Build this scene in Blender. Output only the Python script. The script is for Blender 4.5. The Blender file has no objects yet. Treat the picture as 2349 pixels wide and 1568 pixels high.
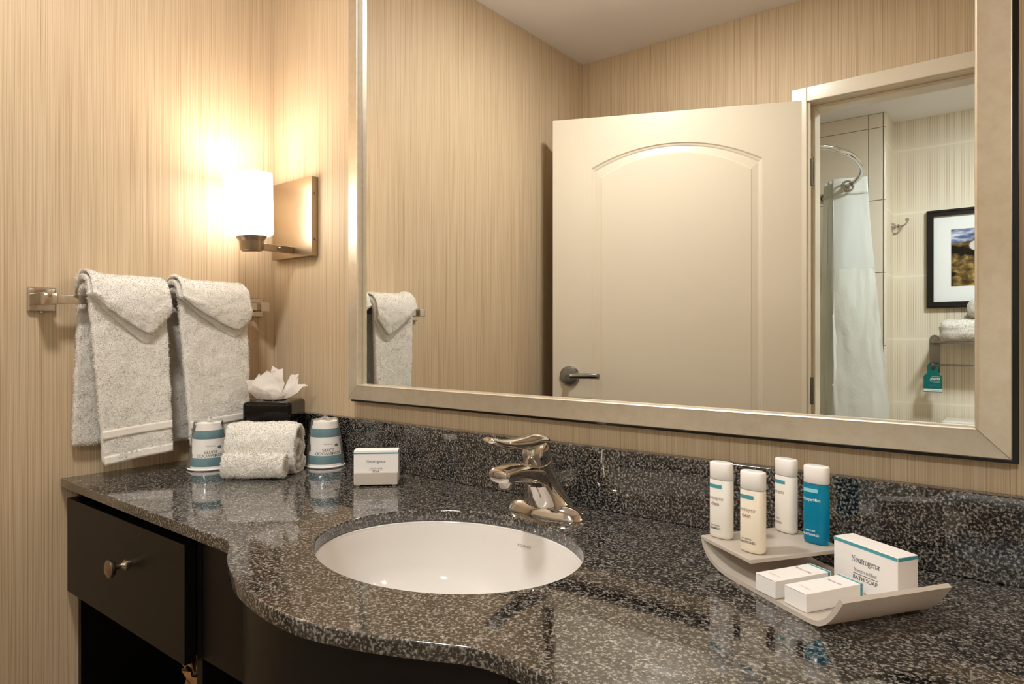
import bpy, bmesh, math, random
import numpy as np
from mathutils import Vector, Matrix
random.seed(7); np.random.seed(7)
SC = bpy.context.scene
COL = SC.collection
PI = math.pi

# ---------------------------------------------------------------- camera
ZC = 0.885                       # counter top height
CAMP = (1.620, -1.0114, ZC + 0.2995)
cd = bpy.data.cameras.new('camera'); cam = bpy.data.objects.new('camera', cd); COL.objects.link(cam)
cam.location = CAMP; cam.rotation_euler = (PI / 2, 0, math.radians(38.06))
cd.sensor_width = 36; cd.lens = 36 * 1510.8 / 2349; cd.shift_y = -12.46 / 2349
cd.clip_start = 0.02; cd.clip_end = 50
SC.camera = cam

# ---------------------------------------------------------------- light and exposure
w = bpy.data.worlds.new('world'); SC.world = w; w.use_nodes = True
w.node_tree.nodes['Background'].inputs[0].default_value = (0, 0, 0, 1)      # closed rooms: no sky light
w.node_tree.nodes['Background'].inputs[1].default_value = 0.0
SC.view_settings.view_transform = 'Standard'; SC.view_settings.look = 'None'
SC.view_settings.exposure = 0.30; SC.view_settings.gamma = 1; SC.view_settings.use_curve_mapping = False
VANITY_LIGHT = 165.0             # flush ceiling light of the vanity room (casts the hard door shadow on the left wall)
BATH_LIGHT = 210.0                # ceiling light in the bathroom
SHADE_EMIT = 6.5                 # glass sconce shades
BULB = 1.5

# ---------------------------------------------------------------- helpers
def S(r, g, b):
    f = lambda c: (c / 255 / 12.92) if c <= 10 else ((c / 255 + 0.055) / 1.055) ** 2.4
    return (f(r), f(g), f(b), 1)

def mat(name, col=(.8, .8, .8, 1), rough=.5, metal=0, spec=.5, coat=0, emit=0, ecol=None, sheen=0, trans=0, sss=0, ior=1.45):
    m = bpy.data.materials.new(name); m.use_nodes = True
    b = m.node_tree.nodes['Principled BSDF']
    I = b.inputs
    I['Base Color'].default_value = col; I['Roughness'].default_value = rough; I['Metallic'].default_value = metal
    I['Specular IOR Level'].default_value = spec; I['Coat Weight'].default_value = coat; I['IOR'].default_value = ior
    I['Transmission Weight'].default_value = trans; I['Sheen Weight'].default_value = sheen
    if sss:
        I['Subsurface Weight'].default_value = sss; I['Subsurface Radius'].default_value = (.01, .008, .006); I['Subsurface Scale'].default_value = 1
    if emit:
        I['Emission Color'].default_value = ecol or col; I['Emission Strength'].default_value = emit
    return m

def N(m, t, **kw):
    n = m.node_tree.nodes.new(t)
    for k, v in kw.items(): setattr(n, k, v)
    return n
def L(m, a, b): m.node_tree.links.new(a, b)
def bsdf(m): return m.node_tree.nodes['Principled BSDF']
def coords(m, scale=(1, 1, 1), rot=(0, 0, 0)):
    t = N(m, 'ShaderNodeTexCoord'); p = N(m, 'ShaderNodeMapping')
    p.inputs['Scale'].default_value = scale; p.inputs['Rotation'].default_value = rot
    L(m, t.outputs['Object'], p.inputs['Vector']); return p.outputs['Vector']
def noise(m, vec, scale, detail=2, rough=.5):
    n = N(m, 'ShaderNodeTexNoise'); n.inputs['Scale'].default_value = scale; n.inputs['Detail'].default_value = detail
    n.inputs['Roughness'].default_value = rough; L(m, vec, n.inputs['Vector']); return n.outputs['Fac']
def ramp(m, fac, stops, interp='LINEAR'):
    r = N(m, 'ShaderNodeValToRGB'); cr = r.color_ramp; cr.interpolation = interp
    while len(cr.elements) < len(stops): cr.elements.new(.5)
    for e, (p, c) in zip(cr.elements, stops): e.position = p; e.color = c
    L(m, fac, r.inputs['Fac']); return r.outputs['Color']
def mix(m, fac, a, b, mode='MIX'):
    x = N(m, 'ShaderNodeMix', data_type='RGBA', blend_type=mode)
    for sock, v in ((x.inputs[0], fac), (x.inputs[6], a), (x.inputs[7], b)):
        if hasattr(v, 'links'): L(m, v, sock)
        else: sock.default_value = v
    return x.outputs[2]
def math_(m, op, a, b=None):
    x = N(m, 'ShaderNodeMath', operation=op)
    for sock, v in ((x.inputs[0], a), (x.inputs[1], b)):
        if v is None: continue
        if hasattr(v, 'links'): L(m, v, sock)
        else: sock.default_value = v
    return x.outputs[0]
def bump(m, h, strength=.3, dist=.001):
    b = N(m, 'ShaderNodeBump'); b.inputs['Strength'].default_value = strength; b.inputs['Distance'].default_value = dist
    L(m, h, b.inputs['Height']); L(m, b.outputs['Normal'], bsdf(m).inputs['Normal'])
def base(m, c): L(m, c, bsdf(m).inputs['Base Color'])

# ---------------------------------------------------------------- materials
M = {}
def wallcover(name):             # vinyl wallcovering with fine vertical threads
    m = mat(name, rough=.55, spec=.3)
    v1 = coords(m, (620, 620, 1.6)); v2 = coords(m, (260, 260, 1.0)); v3 = coords(m, (1300, 1300, 4))
    a = noise(m, v1, 1, 2, .6); b = noise(m, v2, 1, 2, .6); c = noise(m, v3, 1, 1, .5)
    c1 = ramp(m, a, [(.28, S(178, 154, 123)), (.42, S(202, 179, 147)), (.58, S(210, 189, 158)), (.75, S(220, 201, 172))])
    c2 = ramp(m, b, [(.28, S(222, 210, 195)), (.44, (1, 1, 1, 1)), (.7, (1, 1, 1, 1))])
    c3 = ramp(m, c, [(.30, S(225, 215, 203)), (.5, (1, 1, 1, 1))])
    base(m, mix(m, 1.0, mix(m, 1.0, c1, c2, 'MULTIPLY'), c3, 'MULTIPLY'))
    bump(m, a, .25, .0008); return m
M['wall'] = wallcover('wallcovering')
M['ceiling'] = mat('ceiling_paint', S(240, 236, 236), .9, spec=.2)
bump(M['ceiling'], noise(M['ceiling'], coords(M['ceiling']), 180, 3), .25, .001)
M['floor'] = mat('floor_tile', S(150, 130, 110), .4)
M['cream'] = mat('cream_paint', S(222, 210, 188), .26, spec=.5)
bump(M['cream'], noise(M['cream'], coords(M['cream']), 130, 2), .06, .0006)

def granite():
    m = mat('granite', rough=.05, spec=.5, ior=1.9)
    v = coords(m)
    a = noise(m, v, 290, 3, .62); d = noise(m, v, 60, 1)
    vo = N(m, 'ShaderNodeTexVoronoi'); vo.inputs['Scale'].default_value = 360; L(m, v, vo.inputs['Vector'])
    f = math_(m, 'ADD', math_(m, 'MULTIPLY', a, .92), math_(m, 'MULTIPLY', d, .08))
    c1 = ramp(m, f, [(.0, S(10, 9, 9)), (.455, S(19, 17, 17)), (.49, S(46, 43, 41)), (.535, S(92, 87, 81)), (.62, S(146, 139, 131))])
    cell = N(m, 'ShaderNodeSeparateColor'); L(m, vo.outputs['Color'], cell.inputs[0])
    c2 = ramp(m, cell.outputs[0], [(.0, (.5, .5, .5, 1)), (.3, (.85, .85, .85, 1)), (.75, (1, 1, 1, 1)), (.9, (1.3, 1.3, 1.3, 1))])
    base(m, mix(m, 1.0, c1, c2, 'MULTIPLY')); return m
M['granite'] = granite()
M['porcelain'] = mat('porcelain', S(226, 220, 213), .05, spec=.6, coat=.4)
M['chrome'] = mat('chrome', S(205, 200, 195), .06, 1)
M['nickel'] = mat('brushed_nickel', S(168, 152, 132), .3, 1)
_n = M['nickel']; bump(_n, noise(_n, coords(_n, (30, 30, 900)), 1, 1), .06, .0005)
M['steel'] = mat('satin_steel', S(160, 158, 155), .22, 1)
M['silver_frame'] = mat('champagne_silver_leaf', S(205, 188, 158), .42, .85)
_n = M['silver_frame']
_c = ramp(_n, noise(_n, coords(_n), 55, 4, .7), [(.3, S(218, 206, 184)), (.5, S(224, 213, 193)), (.72, S(230, 220, 202))]); base(_n, _c)
bump(_n, noise(_n, coords(_n), 700, 2), .05, .0004)
M['black_lacquer'] = mat('black_lacquer', S(16, 13, 12), .18, spec=.5)
M['mirror'] = mat('mirror_silvering', (.885, .90, .88, 1), .0, 1)
M['espresso'] = mat('espresso_wood', rough=.36, spec=.3)
_n = M['espresso']; base(_n, ramp(_n, noise(_n, coords(_n, (12, 12, 160)), 1, 3, .6), [(.3, S(11, 8, 7)), (.6, S(16, 12, 10)), (.8, S(22, 16, 13))]))
M['shade'] = mat('lit_opal_glass', S(255, 250, 244), .3, emit=SHADE_EMIT, ecol=(1.0, .945, .87, 1))
M['terry'] = mat('white_terry', S(236, 230, 220), 1, spec=.1, sheen=.3)
bump(M['terry'], noise(M['terry'], coords(M['terry']), 520, 3, .7), .8, .002)
M['terry_band'] = mat('woven_cotton', S(232, 225, 214), .9, spec=.1)
bump(M['terry_band'], noise(M['terry_band'], coords(M['terry_band'], (1200, 300, 1200)), 1, 2), .5, .0008)
M['white_plastic'] = mat('white_plastic', S(246, 238, 232), .35, spec=.4, sss=.4)
M['cream_bottle'] = mat('milky_bottle', S(243, 230, 208), .35, spec=.4, sss=.4)
M['white_bottle'] = mat('white_bottle', S(240, 233, 222), .35, spec=.4, sss=.4)
M['white_card'] = mat('white_card', S(241, 235, 230), .5, spec=.3)
M['paper'] = mat('paper_cup', S(238, 232, 224), .6, spec=.3)
M['teal'] = mat('teal_print', S(78, 156, 168), .5)
M['teal_cup'] = mat('teal_cup_print', S(30, 110, 122), .5)
M['teal_light'] = mat('pale_teal_print', S(150, 210, 220), .5)
M['ink'] = mat('dark_ink', S(50, 46, 56), .6)
M['ink_grey'] = mat('grey_ink', S(130, 122, 118), .6)
M['ink_brown'] = mat('brown_ink', S(150, 105, 70), .6)
M['ink_white'] = mat('white_ink', S(235, 240, 240), .6)
M['frosted'] = mat('frosted_acrylic', S(226, 214, 200), .38, spec=.4, trans=.35, ior=1.3)
M['black_gloss'] = mat('black_gloss_plastic', S(8, 7, 7), .06, spec=.4)
M['tissue'] = mat('tissue_paper', S(246, 238, 230), .9, spec=.05)
def translucent(m, amt):
    nt = m.node_tree; t = nt.nodes.new('ShaderNodeBsdfTranslucent'); t.inputs[0].default_value = bsdf(m).inputs['Base Color'].default_value
    x = nt.nodes.new('ShaderNodeMixShader'); x.inputs[0].default_value = amt
    out = nt.nodes['Material Output']
    L(m, bsdf(m).outputs[0], x.inputs[1]); L(m, t.outputs[0], x.inputs[2]); L(m, x.outputs[0], out.inputs[0])
translucent(M['tissue'], .35)
def film():
    m = mat('clear_film', (1, 1, 1, 1), .08, spec=.5); nt = m.node_tree
    t = nt.nodes.new('ShaderNodeBsdfTransparent'); g = nt.nodes.new('ShaderNodeBsdfGlossy'); g.inputs['Roughness'].default_value = .12
    x = nt.nodes.new('ShaderNodeMixShader'); fr = nt.nodes.new('ShaderNodeFresnel'); fr.inputs[0].default_value = 1.12
    d = nt.nodes.new('ShaderNodeBsdfDiffuse'); d.inputs[0].default_value = (.95, .93, .9, 1)
    y = nt.nodes.new('ShaderNodeMixShader'); y.inputs[0].default_value = .12
    L(m, math_(m, 'ADD', fr.outputs[0], .05), x.inputs[0]); L(m, t.outputs[0], x.inputs[1]); L(m, g.outputs[0], x.inputs[2])
    L(m, x.outputs[0], y.inputs[1]); L(m, d.outputs[0], y.inputs[2]); L(m, y.outputs[0], nt.nodes['Material Output'].inputs[0]); return m
M['film'] = film()
M['blue_liquid'] = mat('blue_liquid', S(0, 172, 212), .06, spec=.5, trans=.6, ior=1.33)
M['curtain'] = mat('curtain_fabric', S(238, 240, 234), .8, spec=.1); translucent(M['curtain'], .3)
M['curtain_sheer'] = mat('curtain_voile', S(240, 243, 240), .8, spec=.1); translucent(M['curtain_sheer'], .45)
bump(M['curtain'], noise(M['curtain'], coords(M['curtain'], (9, 9, 4)), 3, 4, .6), .5, .01)
M['tile'] = mat('wall_tile', S(216, 205, 186), .25, spec=.45)
M['grout'] = mat('grout', S(196, 186, 170), .9)
M['black_frame'] = mat('black_wood', S(22, 20, 20), .3)
M['matboard'] = mat('matboard', S(228, 230, 228), .8)
M['green_card'] = mat('green_card', S(0, 104, 100), .5)
M['bag'] = mat('tan_cloth', S(176, 132, 84), .9)
bump(M['bag'], noise(M['bag'], coords(M['bag'], (20, 20, 60)), 2, 3), .6, .006)
M['lamp_white'] = mat('lamp_trim', S(240, 240, 240), .4)
M['lens_v'] = mat('vanity_light_lens', (1, 1, 1, 1), .5, emit=VANITY_LIGHT, ecol=(1.0, .975, .945, 1))
M['lens_b'] = mat('bath_light_lens', (1, 1, 1, 1), .5, emit=BATH_LIGHT, ecol=(.90, .98, 1.0, 1))

def spindle_paper():             # wallpaper with rows of vertical spindles that taper where rows meet
    m = mat('spindle_wallpaper', rough=.6, spec=.25)
    tc = N(m, 'ShaderNodeTexCoord'); sx = N(m, 'ShaderNodeSeparateXYZ'); L(m, tc.outputs['Object'], sx.inputs[0])
    h = math_(m, 'ADD', sx.outputs[0], sx.outputs[1])
    row = math_(m, 'MULTIPLY', math_(m, 'SUBTRACT', sx.outputs[2], .0769), 1 / .364)
    fr = math_(m, 'FRACT', row)
    swell = math_(m, 'SINE', math_(m, 'MULTIPLY', fr, PI))           # 0 at row joints, 1 between
    s1 = math_(m, 'SINE', math_(m, 'MULTIPLY', h, 2 * PI / .0115))
    nz = N(m, 'ShaderNodeTexNoise'); nz.noise_dimensions = '1D'; nz.inputs['Scale'].default_value = 38; L(m, h, nz.inputs['W'])
    amp = ramp(m, nz.outputs['Fac'], [(.35, (.25, .25, .25, 1)), (.62, (1, 1, 1, 1))])
    k = math_(m, 'MULTIPLY', math_(m, 'MULTIPLY', math_(m, 'ADD', math_(m, 'MULTIPLY', s1, .5), .42), amp), math_(m, 'POWER', swell, .6))
    c = mix(m, math_(m, 'MULTIPLY', k, .9), S(226, 216, 196), S(184, 164, 136))
    joint = ramp(m, swell, [(.0, (1, 1, 1, 1)), (.055, (0, 0, 0, 1))])
    base(m, mix(m, joint, c, S(236, 226, 204))); return m
M['spindle'] = spindle_paper()

def seaside():                   # plain print: sea with foam over brown and golden rocks
    m = mat('seaside_print', rough=.25)
    v = coords(m); sx = N(m, 'ShaderNodeSeparateXYZ'); L(m, v, sx.inputs[0])
    n1 = noise(m, coords(m, (9, 9, 34)), 1, 5, .6); n2 = noise(m, coords(m, (26, 26, 34)), 1, 4, .6); n3 = noise(m, coords(m, (7, 7, 13)), 1, 3)
    sea = ramp(m, n1, [(.35, S(50, 62, 108)), (.5, S(110, 124, 160)), (.62, S(205, 212, 225))])
    rock = ramp(m, n2, [(.3, S(40, 26, 18)), (.5, S(104, 84, 48)), (.68, S(178, 148, 80))])
    dark = ramp(m, n3, [(.42, S(38, 28, 26)), (.52, (1, 1, 1, 1))])
    rock = mix(m, 1.0, rock, dark, 'MULTIPLY')
    hz = math_(m, 'ADD', math_(m, 'MULTIPLY', math_(m, 'SUBTRACT', sx.outputs[2], .05), 14), math_(m, 'MULTIPLY', math_(m, 'SUBTRACT', n3, .5), 3))
    scene_ = mix(m, ramp(m, hz, [(.4, (0, 0, 0, 1)), (.6, (1, 1, 1, 1))]), rock, sea)
    bx = math_(m, 'MULTIPLY', math_(m, 'ADD', sx.outputs[0], .052), 1 / .030); bz = math_(m, 'MULTIPLY', math_(m, 'SUBTRACT', sx.outputs[2], .062), 1 / .027)
    rr = math_(m, 'ADD', math_(m, 'MULTIPLY', bx, bx), math_(m, 'MULTIPLY', bz, bz))     # pale bird on the rocks
    base(m, mix(m, ramp(m, rr, [(.8, (1, 1, 1, 1)), (1.0, (0, 0, 0, 1))]), scene_, S(206, 198, 194))); return m
M['seaside'] = seaside()

# a side scene keeps modifier and text evaluation quick
TMP = bpy.data.scenes.new('build_side')
def evaluated_mesh(o):
    TMP.collection.objects.link(o)
    with bpy.context.temp_override(scene=TMP, view_layer=TMP.view_layers[0]):
        dg = bpy.context.evaluated_depsgraph_get(); dg.update(); me = bpy.data.meshes.new_from_object(o.evaluated_get(dg))
    TMP.collection.objects.unlink(o); return me
# ---------------------------------------------------------------- object builders
def tag(o, label=None, cat=None, group=None, kind=None):
    if label: o['label'] = label
    if cat: o['category'] = cat
    if group: o['group'] = group
    if kind: o['kind'] = kind
    return o
def thing(name, label, cat, loc=(0, 0, 0), rz=0, group=None):
    o = bpy.data.objects.new(name, None); COL.objects.link(o); o.empty_display_size = .05
    o.location = loc; o.rotation_euler = (0, 0, rz); return tag(o, label, cat, group)
def link(name, me, m, parent=None, smooth=False):
    if m is not None: me.materials.append(m)
    if smooth: me.polygons.foreach_set('use_smooth', [True] * len(me.polygons))
    o = bpy.data.objects.new(name, me); COL.objects.link(o); o.parent = parent; return o
def from_bm(name, bm, m, parent=None, smooth=False):
    bmesh.ops.recalc_face_normals(bm, faces=bm.faces)
    me = bpy.data.meshes.new(name); bm.to_mesh(me); bm.free(); return link(name, me, m, parent, smooth)
def from_pd(name, v, f, m, parent=None, smooth=False, fix=True):
    me = bpy.data.meshes.new(name); me.from_pydata([tuple(p) for p in v], [], [tuple(q) for q in f]); me.update()
    if fix:
        bm = bmesh.new(); bm.from_mesh(me); bmesh.ops.recalc_face_normals(bm, faces=bm.faces); bm.to_mesh(me); bm.free()
    return link(name, me, m, parent, smooth)
def autosmooth(o, ang=35):
    me = o.data; me.polygons.foreach_set('use_smooth', [True] * len(me.polygons))
    me.set_sharp_from_angle(angle=math.radians(ang)); return o
def weighted(o):
    me = o.data; n = len(me.vertices); acc = np.zeros((n, 3))
    for p in me.polygons:
        w_ = np.array(p.normal) * p.area
        for v in p.vertices: acc[v] += w_
    acc /= np.linalg.norm(acc, axis=1)[:, None] + 1e-12
    me.polygons.foreach_set('use_smooth', [True] * len(me.polygons)); me.normals_split_custom_set_from_vertices([tuple(a) for a in acc]); return o
def box(name, lo, hi, m, parent=None, bev=0, seg=2):
    bm = bmesh.new(); bmesh.ops.create_cube(bm, size=1)
    for v in bm.verts: v.co = Vector([(lo[i] + hi[i]) / 2 + v.co[i] * (hi[i] - lo[i]) for i in range(3)])
    if bev: bmesh.ops.bevel(bm, geom=bm.edges[:], offset=bev, segments=seg, affect='EDGES', profile=.5)
    o = from_bm(name, bm, m, parent)
    return weighted(o) if bev else o
def lathe(name, prof, m, parent=None, seg=32, mtx=None, smooth=True, sharp=40):
    v, f = [], []
    for r, z in prof:
        for k in range(seg):
            a = 2 * PI * k / seg; v.append(Vector((r * math.cos(a), r * math.sin(a), z)))
    for i in range(len(prof) - 1):
        for k in range(seg):
            k2 = (k + 1) % seg; f.append((i * seg + k, i * seg + k2, (i + 1) * seg + k2, (i + 1) * seg + k))
    if prof[0][0] > 0: f.append(tuple(range(seg)))
    if prof[-1][0] > 0: f.append(tuple(range((len(prof) - 1) * seg, len(prof) * seg)))
    if mtx is not None: v = [mtx @ p for p in v]
    bm = bmesh.new(); vs = [bm.verts.new(p) for p in v]
    for q in f: bm.faces.new([vs[i] for i in q])
    bmesh.ops.remove_doubles(bm, verts=bm.verts, dist=1e-6)
    o = from_bm(name, bm, m, parent)
    return autosmooth(o, sharp) if smooth else o
def catmull(pts, n=8, closed=False):
    P = [Vector(p) for p in pts]; out = []
    if not closed: P = [P[0] * 2 - P[1]] + P + [P[-1] * 2 - P[-2]]
    else: P = [P[-1]] + P + [P[0], P[1]]
    for i in range(1, len(P) - 2):
        for k in range(n):
            t = k / n; a, b, c, d = P[i - 1], P[i], P[i + 1], P[i + 2]
            out.append(.5 * ((2 * b) + (c - a) * t + (2 * a - 5 * b + 4 * c - d) * t * t + (3 * b - a - 3 * c + d) * t ** 3))
    if not closed: out.append(P[-2])
    return out
def sweep(name, path, rads, m, parent=None, seg=12, closed=False, up=Vector((0, 0, 1)), smooth=True, power=2):
    """tube with elliptical (or squarish) section; rads: list of (ra along side, rb along up)"""
    P = [Vector(p) for p in path]; n = len(P)
    if not isinstance(rads, list): rads = [rads] * n
    rads = [(r, r) if not isinstance(r, tuple) else r for r in rads]
    bm = bmesh.new(); rings = []
    for i, p in enumerate(P):
        a, b = (P[i - 1], P[(i + 1) % n]) if closed else (P[max(i - 1, 0)], P[min(i + 1, n - 1)])
        t = (b - a).normalized(); s = t.cross(up)
        if s.length < 1e-4: s = t.cross(Vector((0, 1, 0)))
        s.normalize(); u = s.cross(t).normalized(); ring = []
        for k in range(seg):
            q = 2 * PI * k / seg; c, d = math.cos(q), math.sin(q)
            e = 2 / power; c = math.copysign(abs(c) ** e, c); d = math.copysign(abs(d) ** e, d)
            ring.append(bm.verts.new(p + s * (rads[i][0] * c) + u * (rads[i][1] * d)))
        rings.append(ring)
    m_ = n if closed else n - 1
    for i in range(m_):
        A, B = rings[i], rings[(i + 1) % n]
        for k in range(seg): bm.faces.new((A[k], A[(k + 1) % seg], B[(k + 1) % seg], B[k]))
    if not closed: bm.faces.new(rings[0]); bm.faces.new(rings[-1])
    o = from_bm(name, bm, m, parent); return autosmooth(o, 50) if smooth else o
def torus(name, R, r, m, parent, center, normal, seg=28):
    nrm = Vector(normal).normalized(); a = nrm.orthogonal().normalized(); b = nrm.cross(a)
    return sweep(name, [Vector(center) + (a * math.cos(2 * PI * k / seg) + b * math.sin(2 * PI * k / seg)) * R for k in range(seg)], r, m, parent, 10, True, nrm)
def prism(name, poly, h0, h1, m, parent=None, axes=(0, 1, 2), bev=0):
    """extrude a 2D polygon; axes = which world axes take (poly x, poly y, height)"""
    bm = bmesh.new()
    def co(p, h):
        v = [0, 0, 0]; v[axes[0]] = p[0]; v[axes[1]] = p[1]; v[axes[2]] = h; return v
    A = [bm.verts.new(co(p, h0)) for p in poly]; B = [bm.verts.new(co(p, h1)) for p in poly]
    bm.faces.new(A); bm.faces.new(B)
    for i in range(len(poly)): j = (i + 1) % len(poly); bm.faces.new((A[i], A[j], B[j], B[i]))
    if bev:
        bmesh.ops.recalc_face_normals(bm, faces=bm.faces)
        bmesh.ops.bevel(bm, geom=[e for e in bm.edges if abs(e.calc_face_angle(0)) > .6], offset=bev, segments=2, affect='EDGES')
    o = from_bm(name, bm, m, parent); return autosmooth(o, 35)
def gridmesh(name, pts, m, parent=None, thick=0, sub=0, smooth=True, close_u=False):
    """pts[i][j] grid of points; optional solidify + subdivision, applied"""
    nu, nv = len(pts), len(pts[0]); v = [p for r in pts for p in r]; f = []
    for i in range(nu if close_u else nu - 1):
        for j in range(nv - 1):
            i2 = (i + 1) % nu; f.append((i * nv + j, i2 * nv + j, i2 * nv + j + 1, i * nv + j + 1))
    o = from_pd(name, v, f, m, parent, smooth, fix=False)
    if thick: s = o.modifiers.new('s', 'SOLIDIFY'); s.thickness = abs(thick); s.offset = 1 if thick > 0 else -1
    if sub: s = o.modifiers.new('u', 'SUBSURF'); s.levels = s.render_levels = sub
    return apply(o)
def apply(o):
    if o.modifiers:
        p = o.parent; o.parent = None; me = evaluated_mesh(o); o.parent = p; o.modifiers.clear(); o.data = me
        me.polygons.foreach_set('use_smooth', [True] * len(me.polygons))
    return o
_tmp = []
def text_geo(s, size, align='CENTER', bold=0.0, spacing=1.0):
    c = bpy.data.curves.new('t', 'FONT'); c.body = s; c.size = size; c.align_x = align; c.offset = bold; c.space_character = spacing
    c.resolution_u = 3; o = bpy.data.objects.new('t', c); me = evaluated_mesh(o)
    v = [p.co.copy() for p in me.vertices]; f = [tuple(p.vertices) for p in me.polygons]
    bpy.data.objects.remove(o); bpy.data.curves.remove(c); bpy.data.meshes.remove(me); return v, f
def lettering(s, size, m, parent, place, align='CENTER', bold=0.0, name='lettering', spacing=1.0, sx=1.0):
    """place: function (x, y) -> point in the parent's space"""
    v, f = text_geo(s, size, align, bold, spacing); return from_pd(name, [place(p.x * sx, p.y) for p in v], f, m, parent, fix=False)
GL = {'N': (.62, [[(.09, 0), (.09, .66)], [(.06, .66), (.50, .0)], [(.50, 0), (.50, .66)], [(.0, .0), (.18, .0)], [(.0, .66), (.12, .66)], [(.41, .66), (.59, .66)]]),
 'e': (.41, [[(.06, .25), (.37, .25)], [(.37, .25), (.34, .38), (.22, .45), (.10, .38), (.05, .22), (.10, .06), (.22, .0), (.37, .08)]]),
 'u': (.49, [[(.10, .44), (.10, .14), (.14, .03), (.23, .0), (.36, .09)], [(.37, .44), (.37, 0)], [(.02, .44), (.10, .44)], [(.29, .44), (.37, .44)], [(.37, .0), (.45, .0)]]),
 't': (.29, [[(.13, .57), (.13, .10), (.16, .02), (.22, .0), (.28, .04)], [(.04, .44), (.27, .44)]]),
 'r': (.33, [[(.10, .44), (.10, 0)], [(.10, .30), (.17, .42), (.30, .43)], [(.02, .44), (.10, .44)], [(.02, 0), (.20, 0)]]),
 'o': (.45, [[(.22, .45), (.09, .38), (.05, .225), (.09, .07), (.22, .0), (.35, .07), (.39, .225), (.35, .38), (.22, .45)]]),
 'g': (.43, [[(.19, .45), (.09, .40), (.06, .30), (.10, .19), (.19, .15), (.29, .19), (.32, .30), (.28, .40), (.19, .45)], [(.30, .40), (.40, .43)], [(.11, .16), (.08, .08), (.18, .03), (.32, .0), (.36, -.09), (.28, -.17), (.14, -.17), (.06, -.10), (.12, -.01)]]),
 'n': (.50, [[(.10, .44), (.10, 0)], [(.10, .30), (.20, .43), (.32, .42), (.37, .30), (.37, 0)], [(.02, .44), (.10, .44)], [(.02, 0), (.18, 0)], [(.29, 0), (.45, 0)]]),
 'a': (.42, [[(.07, .35), (.12, .43), (.21, .45), (.30, .38), (.31, .25), (.31, .08), (.34, .01), (.41, .03)], [(.31, .27), (.15, .21), (.07, .13), (.10, .02), (.20, .0), (.31, .10)]]),
 '*': (.14, [[(.06, .40), (.02, .36), (.06, .32), (.10, .36), (.06, .40)]])}
def serif(s, size, m, parent, place, sx=1.0, thick=.075, thin=.030, name='lettering'):
    """serif word drawn from pen strokes: upright strokes thick, level ones thin"""
    V, Fc, x0_ = [], [], 0; wdt = sum(GL[c][0] for c in s)
    for c in s:
        for st in GL[c][1]:
            p = [Vector((q[0], q[1])) for q in st]
            if len(p) > 2: p = [Vector((q.x, q.y)) for q in catmull([(a_[0], a_[1], 0) for a_ in st], 4)]
            for i in range(len(p) - 1):
                d = p[i + 1] - p[i]
                if d.length < 1e-5: continue
                h = (thin + (thick - thin) * abs(d.y) / d.length) / 2
                if c == 'N' and len(st) == 2 and abs(d.x) < 1e-6: h = thin / 2
                nn = Vector((-d.y, d.x)).normalized() * h; ex = d.normalized() * .008; b_ = len(V)
                for q in (p[i] - ex + nn, p[i] - ex - nn, p[i + 1] + ex - nn, p[i + 1] + ex + nn): V.append(place(((q.x + x0_) - wdt / 2) * size * sx, q.y * size))
                Fc.append((b_, b_ + 1, b_ + 2, b_ + 3))
        x0_ += GL[c][0]
    return from_pd(name, V, Fc, m, parent, fix=False)
def plane_place(o, xd, yd):
    o, xd, yd = Vector(o), Vector(xd), Vector(yd); return lambda x, y: o + xd * x + yd * y
def displace(o, amp, scale, seed=0):
    from mathutils import noise as mn
    me = o.data; n = len(me.vertices); co = np.empty(n * 3); me.vertices.foreach_get('co', co); co = co.reshape(-1, 3)
    nr = np.empty(n * 3, np.float32); me.vertex_normals.foreach_get('vector', nr); nr = nr.reshape(-1, 3)
    of = Vector((seed * 7.1, seed * 3.3, seed)); k = np.array([mn.noise(Vector(p) * scale + of) for p in co]) * amp
    me.vertices.foreach_set('co', (co + nr * k[:, None]).ravel()); me.update()
    return o
def pile(o, n, length, m, name='terry_pile', width=.0007, zfloor=False, keep=None):
    """short loops of terry standing off a cloth: one stuff part"""
    me = o.data; me.calc_loop_triangles(); T = np.empty(len(me.loop_triangles) * 3, int); me.loop_triangles.foreach_get('vertices', T); T = T.reshape(-1, 3)
    V = np.empty(len(me.vertices) * 3); me.vertices.foreach_get('co', V); V = V.reshape(-1, 3)
    A, B, C = V[T[:, 0]], V[T[:, 1]], V[T[:, 2]]; cr = np.cross(B - A, C - A); ar = np.linalg.norm(cr, axis=1) / 2
    nr = cr / (2 * ar[:, None] + 1e-12); idx = np.random.choice(len(T), n, p=ar / ar.sum())
    r1, r2 = np.sqrt(np.random.rand(n, 1)), np.random.rand(n, 1)
    P = A[idx] * (1 - r1) + B[idx] * r1 * (1 - r2) + C[idx] * r1 * r2
    if keep is not None:
        ok = np.array([keep(p) for p in P]); P = P[ok]; idx = idx[ok]; n = len(P)
    d = nr[idx] + np.random.normal(0, .6, (n, 3)); d /= np.linalg.norm(d, axis=1)[:, None]
    s = np.cross(d, np.random.normal(0, 1, (n, 3))); s /= np.linalg.norm(s, axis=1)[:, None]
    ln = length * (.5 + np.random.rand(n, 1)); W = width
    co = np.stack([P - s * W - d * .0004, P + s * W - d * .0004, P + d * ln], 1).reshape(-1, 3)
    co[:, 2] = np.maximum(co[:, 2], .0002) if zfloor else co[:, 2]
    pm = bpy.data.meshes.new(name); pm.vertices.add(3 * n); pm.vertices.foreach_set('co', co.ravel())
    pm.loops.add(3 * n); pm.loops.foreach_set('vertex_index', np.arange(3 * n, dtype=np.int32))
    pm.polygons.add(n); pm.polygons.foreach_set('loop_start', np.arange(0, 3 * n, 3, dtype=np.int32)); pm.update()
    q = link(name, pm, m, o.parent); q.matrix_local = o.matrix_local.copy(); return tag(q, kind='stuff')
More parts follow.
